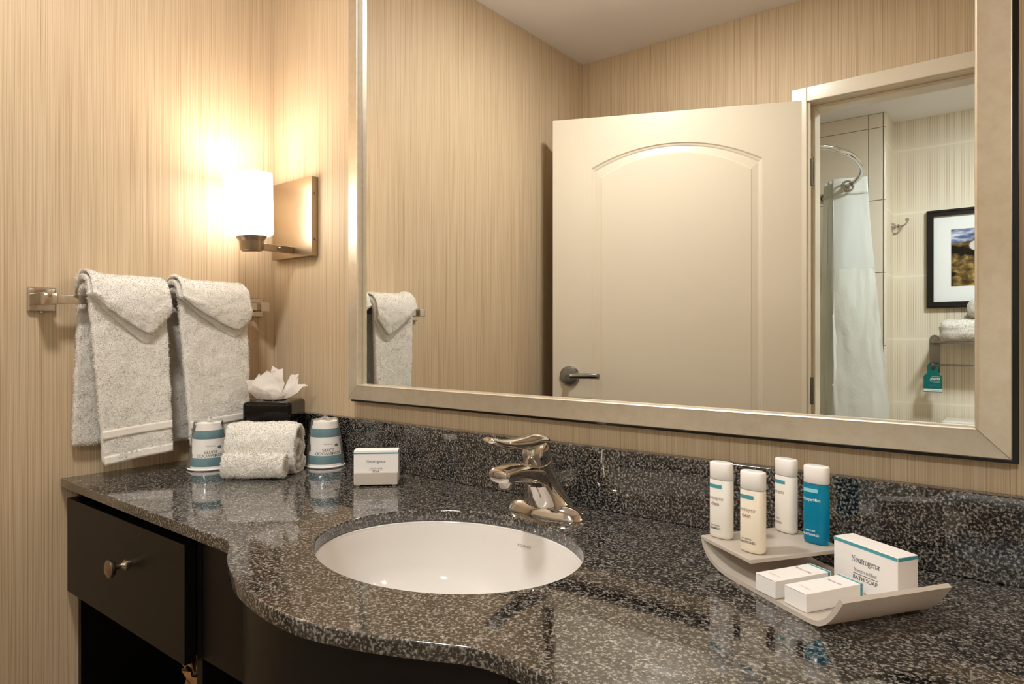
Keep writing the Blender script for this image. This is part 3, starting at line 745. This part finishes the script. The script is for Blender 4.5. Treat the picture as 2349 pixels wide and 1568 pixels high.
sheet([(620, 760, .0), (520, 640, -.01), (410, 540, -.018), (340, 320, -.022), (430, 312, -.014), (490, 310, -.006), (555, 170, .004), (580, 230, .006), (700, 115, .012), (765, 140, .014), (860, 240, .008), (940, 95, .012), (1085, 65, .010), (1110, 290, .0), (1170, 405, -.006), (1110, 600, -.006), (1000, 740, -.004), (930, 772, -.002)],
      [(640, 560, -.012), (760, 400, .004), (880, 520, -.004), (1000, 420, .004), (900, 690, -.004)])
sheet([(780, 130, .016), (800, 10, .022), (940, 95, .020), (900, 300, .014), (820, 300, .014)], [(860, 180, .017)])
sheet([(1000, 770, .004), (1060, 620, .0), (1180, 420, .002), (1260, 205, .010), (1380, 215, .012), (1420, 185, .016), (1440, 200, .014), (1380, 330, .004), (1440, 260, .010), (1455, 420, .0), (1640, 415, -.004), (1700, 455, -.004), (1600, 465, -.010), (1490, 600, -.014), (1330, 690, -.010), (1180, 750, -.006)],
      [(1200, 560, -.010), (1280, 420, .002), (1380, 430, -.008), (1120, 690, -.008)])
sheet([(520, 745, -.004), (385, 545, -.022), (440, 390, -.026), (560, 440, -.026), (720, 510, -.030), (850, 570, -.028), (930, 545, -.024), (935, 650, -.022), (890, 768, -.010), (640, 768, -.008)],
      [(600, 600, -.020), (760, 620, -.026)])
sheet([(900, 772, -.010), (900, 680, -.022), (980, 660, -.026), (1040, 720, -.022), (1180, 560, -.018), (1210, 640, -.016), (1160, 750, -.008), (1020, 775, -.012)], [(970, 730, -.024), (1100, 700, -.018)])

# ---------------------------------------------------------------- wrapped paper cups
def cup(label, c, rz, phi_text):
    t = thing('paper_cup', label, 'cup', (c[0], c[1], ZC + .0003), rz, 'wrapped paper cups upside down on the counter')
    rb, rt, H = .0445, .0300, .103
    r = lambda z: rb - .0015 + (rt - rb) * z / H
    lathe('cup_wall', [(r(0) - .002, .001), (r(0), .003), (r(H), H), (r(H) - .0015, H + .0005), (r(H) - .003, H - .004), (0, H - .004)], M['paper'], t, 56)
    torus('rolled_rim', rb - .0012, .0024, M['paper'], t, (0, 0, .0026), (0, 0, 1), 56)
    for a, b in ((.009, .0285), (.0695, .0885)):
        lathe('teal_band', [(r(a) + .0003, a), (r(a) + .0004, a + .0002), (r(b) + .0004, b - .0002), (r(b) + .0003, b)], M['teal_cup'], t, 56)
    def cone(z0):
        # upside-down print wrapped around the cone
        return lambda x, y: Vector(((r(z0 - y) + .0006) * math.cos(phi_text - x / .037), (r(z0 - y) + .0006) * math.sin(phi_text - x / .037), z0 - y))
    lettering('HOMEWOOD', .0092, M['ink'], t, cone(.0365), name='lettering', bold=.0001)
    lettering('SUITES', .0092, M['ink'], t, cone(.0445), name='lettering', bold=.0001)
    lettering('BY HILTON', .0038, M['ink'], t, cone(.0555), name='lettering')
    # duck-like leaf emblem is left as a plain rounded mark
    em = [(math.cos(q) * .0048 * (1 + .35 * math.cos(q)), math.sin(q) * .0032) for q in [2 * PI * k / 18 for k in range(18)]]
    cp = cone(.051); from_pd('emblem', [cp(x - .022, y) for x, y in em], [tuple(range(18))], M['ink'], t, fix=False)
    # clear film: loose cone, pleated, with a tuft on top
    from mathutils import noise as mn
    pts = []
    for i in range(30):
        z = .005 + (H - .001) * i / 29; row = []
        for k in range(73):
            q = 2 * PI * k / 72; pl = .0014 * max(0, math.sin(q * 5 + z * 60)) ** 3 + .0016 * abs(mn.noise(Vector((math.cos(q) * 3, math.sin(q) * 3, z * 60))))
            side = .0035 * max(0, math.cos(q - 3.6)) ** 4 * (1 - z / H * .6)
            rr = r(z) + .0012 + pl + side; row.append((rr * math.cos(q), rr * math.sin(q), z))
        pts.append(row)
    for rr_, zz in ((.85, H + .005), (.55, H + .0045), (.25, H + .007), (.1, H + .011), (.16, H + .014)):
        pts.append([((rt * rr_) * (1 + .25 * math.sin(7 * q + zz * 900)) * math.cos(q), rt * rr_ * (1 + .25 * math.sin(7 * q + zz * 900)) * math.sin(q), zz + .0012 * math.sin(5 * q)) for q in [2 * PI * k / 72 for k in range(73)]])
    gridmesh('plastic_wrap', pts, M['film'], t, 0, 0)
    return t
cup('film-wrapped paper cup with teal bands standing below the hanging hand towel', (.148, -.254), 0, math.radians(-22))
cup('film-wrapped paper cup with teal bands standing against the granite backsplash', (.334, -.073), 0, math.radians(-26))

# ---------------------------------------------------------------- rolled washcloths between the cups
def roll(name, label, center, width, secpts, turns_in, seed, grp, npile, rz):
    t = thing(name, label, 'towel', center, rz, grp)
    path = catmull([(a, b, 0) for a, b in secpts], 6); pts = []; nx = 30
    for p in path:
        row = []
        for j in range(nx + 1):
            s = j / nx; e = 1 - (abs(2 * s - 1)) ** 10 * .06
            row.append(((s - .5) * width, p.x * e, max(.002, (p.y - .03) * e + .03)))
        pts.append(row)
    c = gridmesh('cloth', pts, M['terry'], t, .010, 1); displace(c, .003, 45, seed); displace(c, .0015, 240, seed + 2)
    for v in c.data.vertices: v.co.z = max(.0004, v.co.z)
    pile(c, npile, .0024, M['terry'], zfloor=True); return t
# local y: away from the camera. big roll: spiral section about 0.085 deep and 0.115 high
big = [(-.012, .035), (.006, .035), (.012, .050), (-.004, .064), (-.020, .052), (-.022, .028), (-.004, .016), (.020, .020), (.028, .050), (.020, .082), (-.002, .094), (-.026, .082), (-.036, .050), (-.034, .018), (-.010, .0035), (.028, .0035), (.040, .03)]
roll('rolled_towel', 'thick white terry towel rolled up behind the smaller roll between the cups', (.2905, -.1985, ZC + .0003), .150, [(y * .92, z * 1.07) for y, z in big], 2, 4, 'rolled towels between the cups', 36000, e38)
small = [(.004, .030), (.012, .022), (.004, .014), (-.010, .018), (-.014, .032), (-.002, .043), (.016, .042), (.025, .026), (.018, .008), (-.010, .0035), (-.024, .012), (-.027, .032), (-.014, .050), (.008, .053), (.026, .044)]
roll('rolled_washcloth', 'small white terry washcloth roll lying in front of the thick rolled towel', (.338, -.253, ZC + .0003), .132, [(y * .72, z * 1.0) for y, z in small], 2, 9, 'rolled towels between the cups', 22000, e38)

# ---------------------------------------------------------------- soap box on acrylic holder
a43 = math.radians(43)
sh = thing('soap_holder', 'clear frosted acrylic stand holding the small soap box', 'holder', (.580, -.128, ZC + .0003), a43)
box('front_lip', (-.043, -.020, .003), (.043, -.0165, .027), M['frosted'], sh, .0008)
box('base_plate', (-.043, -.0165, .003), (.043, .022, .006), M['frosted'], sh, .0008)
box('back_plate', (-.043, .0185, .006), (.043, .022, .046), M['frosted'], sh, .0008)
for sx in (-.036, .036):
    for sy in (-.014, .016): box('foot', (sx - .004, sy - .004, 0), (sx + .004, sy + .004, .0032), M['frosted'], sh, .001)
sb = thing('soap_box', 'small white soap carton with teal stripe standing on the acrylic holder', 'box', (.580, -.128, ZC + .0068), a43)
box('carton', (-.044, -.0155, 0), (.044, .0165, .0645), M['white_card'], sb, .0008)
for lo, hi in (((-.0443, -.0158, .0575), (.0443, -.0153, .0600)), ((-.0443, .0163, .0575), (.0443, .0168, .0600)), ((-.0444, -.0158, .0575), (-.0439, .0168, .0600)), ((.0439, -.0158, .0575), (.0444, .0168, .0600))): box('teal_stripe', lo, hi, M['teal'], sb)
fp = lambda z: plane_place((0, -.0158, z), (1, 0, 0), (0, 0, 1))
serif('Neutrogena*', .0086, M['ink'], sb, fp(.0395))
lettering('french milled', .0048, M['ink_grey'], sb, fp(.0272))
box('rule', (-.015, -.0159, .0252), (.015, -.0155, .0256), M['ink_grey'], sb)
lettering('SOAP', .0052, M['ink_grey'], sb, fp(.0206), bold=.00012)

# ---------------------------------------------------------------- frosted acrylic tray, bottles and cartons
ea = math.radians(55.6); Ev = Vector((math.cos(ea), math.sin(ea), 0)); Pv = Vector((math.sin(ea), -math.cos(ea), 0))
# local x = along the profile (Pv), local y = across (Ev)
org = Pv * 1.150 + Ev * .583
tray = thing('amenity_tray', 'two-level frosted acrylic tray with curled ends holding bottles and cartons', 'tray', (org.x, org.y, ZC + .0003), ea - PI / 2)
TWD = .141; th = .0052; zs = .036
low = [(p.x, p.y) for p in catmull([(.0008, .0320, 0), (.006, .0215, 0), (.018, .0105, 0), (.036, .0030, 0), (.060, .0, 0), (.11, 0, 0), (.170, 0, 0), (.202, .0010, 0), (.218, .0075, 0), (.231, .0210, 0), (.2425, .0385, 0)], 5)]
def strip_poly(c, t):
    up = []
    for i, p in enumerate(c):
        a, b = Vector(c[max(i - 1, 0)]), Vector(c[min(i + 1, len(c) - 1)]); d = (b - a).normalized(); up.append((p[0] - d.y * t, p[1] + d.x * t))
    return c + up[::-1]
prism('lower_tray', strip_poly(low, th), 0, TWD, M['frosted'], tray, (0, 2, 1))
box('upper_shelf', (.0003, 0, zs - th), (.1022, TWD, zs), M['frosted'], tray, .0008)
ZSH = ZC + .0003 + zs
def superell(a, b, n=40, p=2.6):
    return [(a * math.copysign(abs(math.cos(q)) ** (2 / p), math.cos(q)), b * math.copysign(abs(math.sin(q)) ** (2 / p), math.sin(q))) for q in [2 * PI * k / n for k in range(n)]]
def loft(name, secs, m, parent, n=40, p=2.6):
    bm = bmesh.new(); R = [[bm.verts.new((x, y, z)) for x, y in superell(a, b, n, p)] for a, b, z in secs]
    for A, B in zip(R, R[1:]):
        for k in range(n): bm.faces.new((A[k], A[(k + 1) % n], B[(k + 1) % n], B[k]))
    bm.faces.new(R[0]); bm.faces.new(R[-1]); return autosmooth(from_bm(name, bm, m, parent), 50)
BA, BB = .0155, .0098
def bottle(label, p, body_m, lines, stripe, hole=True, rot=-12, H=.0985, captop=.0225):
    t = thing('toiletry_bottle', label, 'bottle', (p[0], p[1], ZSH + .0003), math.radians(rot), 'toiletry bottles on the tray shelf')
    hb = H - captop
    loft('bottle_body', [(BA - .003, BB - .003, 0), (BA - .001, BB - .001, .0012), (BA, BB, .004), (BA, BB, hb - .001), (BA - .0008, BB - .0008, hb)], body_m, t)
    cp = loft('cap', [(BA - .0006, BB - .0006, hb + .0005), (BA, BB, hb + .0012), (BA, BB, H - .0015), (BA - .0008, BB - .0008, H - .0003), (BA - .0015, BB - .0015, H)], M['white_plastic'], t)
    loft('cap_recess', [(BA * .62, BB * .55, H - .0002), (BA * .62, BB * .55, H + .0003)], M['white_plastic'], cp)
    # print wraps on the front face (-y)
    def surf(z0, xo):
        def pl(x, y):
            xx = max(-BA * .985, min(BA * .985, x + xo)); yy = -BB * (1 - abs(xx / BA) ** 2.6) ** (1 / 2.6); return Vector((xx, yy - .00025, z0 + y))
        return pl
    def strip(z0, z1, xa, xb, m):
        pl = surf(0, 0); n = 14
        gridmesh('stripe', [[pl(xa + (xb - xa) * k / n, z) for k in range(n + 1)] for z in (z0, z1)], m, t, 0, 0)
    strip(hb - .0105, hb - .0058, -.0150, .0060, stripe)
    for s, size, z, xo, m, sx in lines:
        if s[0] == 'N': serif(s + '*', size * 1.12, m, t, surf(z, xo), sx * .95)
        else: lettering(s, size, m, t, surf(z, xo), 'CENTER', .00004, sx=sx)
    return t
LY = [('Neutrogena', .0058, .0505, -.0035, M['ink_grey'], .85), ('clean', .0070, .0430, -.0035, M['ink_brown'], .85)]
def foot(s, pre='normalizing'): return [(pre, .0030, .0163, -.0035, M['ink_grey'], .95), (s, .0040, .0117, -.0035, M['ink'], .85)]
bottle('white shampoo bottle with teal stripe at the tray shelf edge', (1.3040, -.1620), M['white_bottle'], LY + foot('SHAMPOO'), M['teal'])
bottle('milky cream conditioner bottle with teal stripe on the tray shelf', (1.3555, -.1950), M['cream_bottle'], LY + foot('CONDITIONER'), M['teal'], rot=-12)
bottle('white lotion bottle standing at the back of the tray shelf', (1.3635, -.0835), M['white_bottle'], [('Neutrogena', .0058, .0525, -.0055, M['ink_grey'], .8), ('body', .0030, .0175, -.0055, M['ink_grey'], 1), ('LOTION', .0040, .0117, -.0055, M['ink'], .85)], M['teal'], rot=-26)
bottle('bright blue mouthwash bottle with white cap on the tray shelf', (1.4080, -.1105), M['blue_liquid'], [('WhisperMint', .0056, .0545, -.0035, M['ink_white'], .85), ('peppermint', .0030, .0163, -.0035, M['ink_white'], .9), ('MOUTHWASH', .0040, .0105, -.0035, M['ink_white'], .85)], M['teal_light'], rot=-12)
ZTR = ZC + .0003 + th + .0003
a32 = math.radians(-32)
cb = thing('soap_carton', 'upright white bath soap carton with teal top stripe on the frosted tray', 'box', (1.4362, -.1478, ZTR), a32)
box('carton', (0, 0, 0), (.0865, .0300, .0545), M['white_card'], cb, .0008)
for lo, hi in (((-.0002, -.0003, .0500), (.0859, .0002, .0536)), ((.0863, .0006, .0500), (.0868, .0296, .0536)), ((-.0003, .0004, .0500), (.0002, .0298, .0536))): box('teal_stripe', lo, hi, M['teal'], cb)
fp2 = lambda x, z: plane_place((x, -.0003, z), (1, 0, 0), (0, 0, 1))
serif('Neutrogena*', .0102, M['ink'], cb, fp2(.0455, .0330), sx=.84)
lettering('french milled', .0062, M['ink_grey'], cb, fp2(.0445, .0222), sx=.95)
box('rule', (.028, -.0004, .0196), (.0610, 0, .0200), M['ink'], cb)
lettering('BATH SOAP', .0066, M['ink'], cb, fp2(.0445, .0132), sx=.95)
def small_carton(label, corner, s):
    t = thing('amenity_carton', label, 'box', (corner[0], corner[1], ZTR), math.radians(-30), 'small white cartons lying on the tray')
    # local x across the short end, local y along the carton
    box('carton', (-.031, 0, 0), (0, .084, .0200), M['white_card'], t, .0007)
    box('teal_stripe', (-.0313, .0785, -.0001), (.0003, .0815, .0203), M['teal'], t)
    box('flap', (-.028, -.0004, .0192), (-.003, .006, .0204), M['white_card'], t, .0003, 1)
    tp = plane_place((-.016, .060, .0203), (.0, -1, 0), (1, 0, 0))
    lettering(s, .0056, M['ink_grey'], t, plane_place((-.0155, .055, .0204), (1, 0, 0), (0, 1, 0)), sx=.85)
    lettering('one per guest', .0028, M['ink_grey'], t, plane_place((-.0155, .013, .0204), (1, 0, 0), (0, 1, 0)))
    return t
small_carton('small white shower cap carton lying on the tray below the shelf', (1.3980, -.2500), 'Shower Cap')
small_carton('small white vanity kit carton lying beside the curled tray end', (1.4350, -.2680), 'Vanity Kit')

# ---------------------------------------------------------------- bathroom seen through the doorway
my = mirror_y
rodp = catmull([(.60, my(1.735), 1.99), (.80, my(1.86), 1.99), (.936, my(2.018), 1.99), (1.000, my(2.2135), 1.99), (.9985, my(2.50), 1.99), (.945, my(2.72), 1.99), (.868, my(2.88), 1.99), (.77, my(3.03), 1.99), (.68, my(3.158), 1.99)], 7)
rd = thing('shower_rod', 'curved chrome shower curtain rod above the tub', 'curtain rod', (0, 0, 0))
sweep('rod', rodp, .0125, M['chrome'], rd, 16)
for pnt, nn in ((rodp[0], (0, 1, 0)), (rodp[-1], (0, -1, 0))): torus('flange', .02, .008, M['chrome'], rd, pnt, nn)
cu = thing('shower_curtain', 'white fabric shower curtain bunched on the curved chrome rod', 'curtain')
# pleats stacked along the end of the rod
c0 = Vector((.868, my(2.885), 0)); dirr = Vector((-.50, my(3.03) - my(2.88), 0)).normalized(); dirr = Vector((.72, my(3.07), 0)) - c0; dirr.z = 0
dirn = dirr.normalized(); nrm_ = Vector((.90, .43 * -1, 0)).normalized(); nrm_ = Vector((math.cos(math.radians(-20)), math.sin(math.radians(-20)), 0))
NPL = 5
def curtain_pts(za, zb, nz, amp):
    from mathutils import noise as mn
    pts = []
    for i in range(nz + 1):
        z = za + (zb - za) * i / nz; q = (2.03 - z) / 1.2; hw = .078 + .050 * max(0, q) ** 1.1; sh_ = .012 + .058 * max(0, q) ** 1.2; row = []
        for k in range(NPL * 24 + 1):
            f = k / 24; seg = int(min(f, NPL - 1e-6)); s = f - seg
            x = (1 - 2 * s) if seg % 2 == 0 else (2 * s - 1)       # from right to left and back
            ex = math.copysign(abs(x) ** .8, x)
            d = .010 + .030 * f + .010 * math.cos(PI * x / 2) * (1 if seg % 2 else -1) * .6
            p = c0 + nrm_ * (ex * hw + sh_) + dirn * (d * (.8 + .5 * max(0, q)))
            wv = mn.noise(Vector((k * .09, z * 2.2, seg))) * .018 * (.3 + max(0, q)) + mn.noise(Vector((k * .3, z * 7, 3))) * amp
            p = p + dirn * wv; row.append((p.x, p.y, z))
        pts.append(row)
    return pts
gridmesh('heading_band', curtain_pts(2.035, 1.945, 6, .001), M['curtain'], cu, .002, 0)
gridmesh('sheer_panel', curtain_pts(1.946, 1.55, 20, .002), M['curtain_sheer'], cu, 0, 0)
gridmesh('main_panel', curtain_pts(1.552, .30, 60, .006), M['curtain'], cu, 0, 0)
rc = Vector((.868, my(2.885), 1.985)); rn = (Vector((-.5, -1, 0)))
torus('grommet', .028, .0055, M['chrome'], cu, (rc.x - .004, rc.y + .014, 1.985), (.42, 1, 0))

pic = thing('framed_picture', 'black framed seaside photograph with white mat on the wallpapered wall', 'picture', (1.1685, my(3.405), 1.345))
PW, PH, pf = .56, .548, .034
def pframe(a0, a1, b0, b1, pts):  # one mitred bar
    v = [(*p[:1], 0, p[1]) for p in pts] + [(*p[:1], .020, p[1]) for p in pts]; n = len(pts)
    return from_pd('frame_bar', v, [tuple(range(n)), tuple(range(n, 2 * n))] + [(i, (i + 1) % n, n + (i + 1) % n, n + i) for i in range(n)], M['black_frame'], pic)
for pts in ([(0, 0), (PW, 0), (PW - pf, pf), (pf, pf)], [(PW, 0), (PW, PH), (PW - pf, PH - pf), (PW - pf, pf)], [(PW, PH), (0, PH), (pf, PH - pf), (PW - pf, PH - pf)], [(0, PH), (0, 0), (pf, pf), (pf, PH - pf)]): pframe(0, 0, 0, 0, pts)
for lo, hi in (((.006, .020, .006), (PW - .006, .0245, .014)), ((.006, .020, PH - .014), (PW - .006, .0245, PH - .006)), ((.006, .020, .006), (.014, .0245, PH - .006)), ((PW - .014, .020, .006), (PW - .006, .0245, PH - .006))): box('frame_bead', lo, hi, M['black_frame'], pic, .002)
box('mat_board', (pf - .002, .002, pf - .002), (PW - pf + .002, .006, PH - pf + .002), M['matboard'], pic)
ph = box('photo_print', (-.164, -.0005, -.158), (.164, .0005, .158), M['seaside'], pic); ph.location = (PW / 2, .0066, .277)

hk = thing('robe_hook', 'chrome robe hook on the wallpapered return wall beside the shower', 'hook', (XRET + .0002, my(3.352), 1.818))
mx = Matrix.Rotation(PI / 2, 4, 'Y')
lathe('rose', [(0, 0), (.024, 0), (.024, .004), (.020, .006), (.020, .009), (.022, .012), (.016, .018), (.010, .020), (.010, .026), (.013, .030), (.012, .036), (.006, .040), (0, .040)], M['chrome'], hk, 28, mx)
hp = catmull([(.036, 0, 0), (.050, 0, .0), (.064, 0, .006), (.074, 0, .018), (.076, 0, .028)], 5)
sweep('hook_arm', hp, .005, M['chrome'], hk, 12)
bm = bmesh.new(); bmesh.ops.create_uvsphere(bm, u_segments=16, v_segments=10, radius=.0105, matrix=Matrix.Translation((.076, 0, .034))); autosmooth(from_bm('hook_ball', bm, M['chrome'], hk), 60)

rk = thing('towel_shelf', 'chrome hotel towel shelf with lower rail on the wallpapered wall', 'towel rack', (1.206, my(3.408), 1.0))
RKW = .56
for xx in (0, RKW):
    ply = [(xx - .024, -.02), (xx + .024, -.02)] + [(xx + .024 * math.cos(q), .17 + .024 * math.sin(q)) for q in [PI * k / 10 for k in range(11)]]
    mp = prism('end_plate', ply, 0, .006, M['steel'], rk, (0, 2, 1))
    lathe('screw', [(0, 0), (.005, 0), (.004, .002), (0, .002)], M['chrome'], mp, 12, Matrix.Translation((xx, .006, .175)) @ Matrix.Rotation(-PI / 2, 4, 'X'))
    sweep('shelf_arm', catmull([(xx, .004, .150), (xx - .0, .06, .150), (xx - .0, .10, .152), (xx, .17, .152)], 5), [(.006, .012)] * 16, M['steel'], rk, 12)
    sweep('rail_arm', catmull([(xx, .004, .025), (xx, .05, .025), (xx, .085, .027)], 5), [(.006, .010)] * 11, M['steel'], rk, 12)
for yy in (.05, .09, .13, .168): sweep('shelf_rail', [(-.006, yy, .152), (RKW + .006, yy, .152)], .006, M['steel'], rk, 12)
sweep('lower_rail', [(-.012, .085, .027), (RKW + .012, .085, .027)], .0065, M['steel'], rk, 12)
def folded(label, loc, wx, dy, hz, grp):
    t = thing('folded_towel', label, 'towel', loc, 0, grp)
    c = box('cloth', (0, 0, .0005), (wx, dy, hz), M['terry'], t, hz * .36, 6)
    bm = bmesh.new(); bm.from_mesh(c.data); bmesh.ops.subdivide_edges(bm, edges=[e for e in bm.edges if e.calc_length() > .02], cuts=10, use_grid_fill=True); bm.to_mesh(c.data); bm.free()
    displace(c, .006, 26, wx); displace(c, .002, 120, wx)
    for v in c.data.vertices: v.co.z = max(v.co.z, .0004)
    pile(c, 24000, .004, M['terry'], width=.0012, zfloor=True)
    return t
folded('folded white bath towel lying on the chrome towel shelf', (1.243, my(3.37), 1.1595), .40, .15, .116, 'folded towels on the towel shelf')
folded('folded white bath towel stacked upon the lower folded towel', (1.37, my(3.37), 1.284), .26, .14, .10, 'folded towels on the towel shelf')

hg = thing('door_hanger', 'dark green card hanger looped over the towel shelf lower rail', 'card', (1.206, my(3.408) + .094, .877))
n = 10; cw = .044
ol = [(-cw, 0), (cw, 0), (cw, .088), (.030, .100), (.027, .112)] + [(.027 * math.cos(q), .138 + .027 * math.sin(q)) for q in [PI * k / n for k in range(n + 1)]] + [(-.027, .112), (-.030, .100), (-cw, .088)]
hol = [(.014 * math.cos(2 * PI * k / 20), .140 + .020 * math.sin(2 * PI * k / 20)) for k in range(20)]
bm = bmesh.new(); sides = []
for yv in (0, .001):
    a = [bm.verts.new((x, yv, z)) for x, z in ol]; b = [bm.verts.new((x, yv, z)) for x, z in hol]; sides.append((a, b))
    e = [bm.edges.new((r_[i], r_[(i + 1) % len(r_)])) for r_ in (a, b) for i in range(len(r_))]; bmesh.ops.triangle_fill(bm, edges=e, use_beauty=True)
for w_ in (0, 1):
    A, B = sides[0][w_], sides[1][w_]
    for i in range(len(A)): j = (i + 1) % len(A); bm.faces.new((A[i], A[j], B[j], B[i]))
from_bm('card', bm, M['green_card'], hg)
box('white_strip', (-cw + .001, .0009, .003), (cw - .001, .0014, .018), M['matboard'], hg)
# text reads correctly from the room side (+y), so local x runs to -x
hl = lambda x, z: plane_place((x, .0016, z), (-1, 0, 0), (0, 0, 1))
lettering('Conservation is', .0060, M['ink_white'], hg, hl(.032, .084), 'LEFT')
lettering('simple.', .0175, M['ink_white'], hg, hl(.034, .070), 'LEFT', bold=.0003)
lettering('Hang up your towels', .0055, M['ink_white'], hg, hl(.032, .061), 'LEFT')
lettering('to help us save', .0055, M['ink_white'], hg, hl(.032, .054), 'LEFT')
for k in range(3): lettering('and we will leave them for you', .0042, M['teal'], hg, hl(.034, .040 - .006 * k), 'LEFT')
lettering('HOMEWOOD SUITES', .0048, M['ink'], hg, hl(.040, .008), 'LEFT')

to = thing('toilet', 'white porcelain toilet below the chrome towel shelf', 'toilet', (1.50, my(3.40), 0))
box('tank', (-.225, .006, .40), (.225, .185, .69), M['porcelain'], to, .03, 4)
box('tank_lid', (-.247, .0, .692), (.247, .205, .735), M['porcelain'], to, .012, 3)
bw = [(.10, .0), (.105, .02), (.09, .12), (.10, .25), (.17, .36), (.185, .40)]
lathe('bowl', [(0, 0)] + bw + [(.15, .40), (.12, .30), (0, .22)], M['porcelain'], to, 36, Matrix.Translation((0, .42, 0)) @ Matrix.Diagonal((1, 1.25, 1, 1)))
lathe('seat_lid', [(0, .403), (.19, .403), (.195, .412), (.19, .425), (.10, .432), (0, .433)], M['white_plastic'], to, 36, Matrix.Translation((0, .42, 0)) @ Matrix.Diagonal((1, 1.25, 1, 1)))
sweep('flush_lever', [(-.19, .188, .65), (-.19, .20, .65), (-.12, .205, .645)], .006, M['chrome'], to, 10)

bpy.data.scenes.remove(TMP)
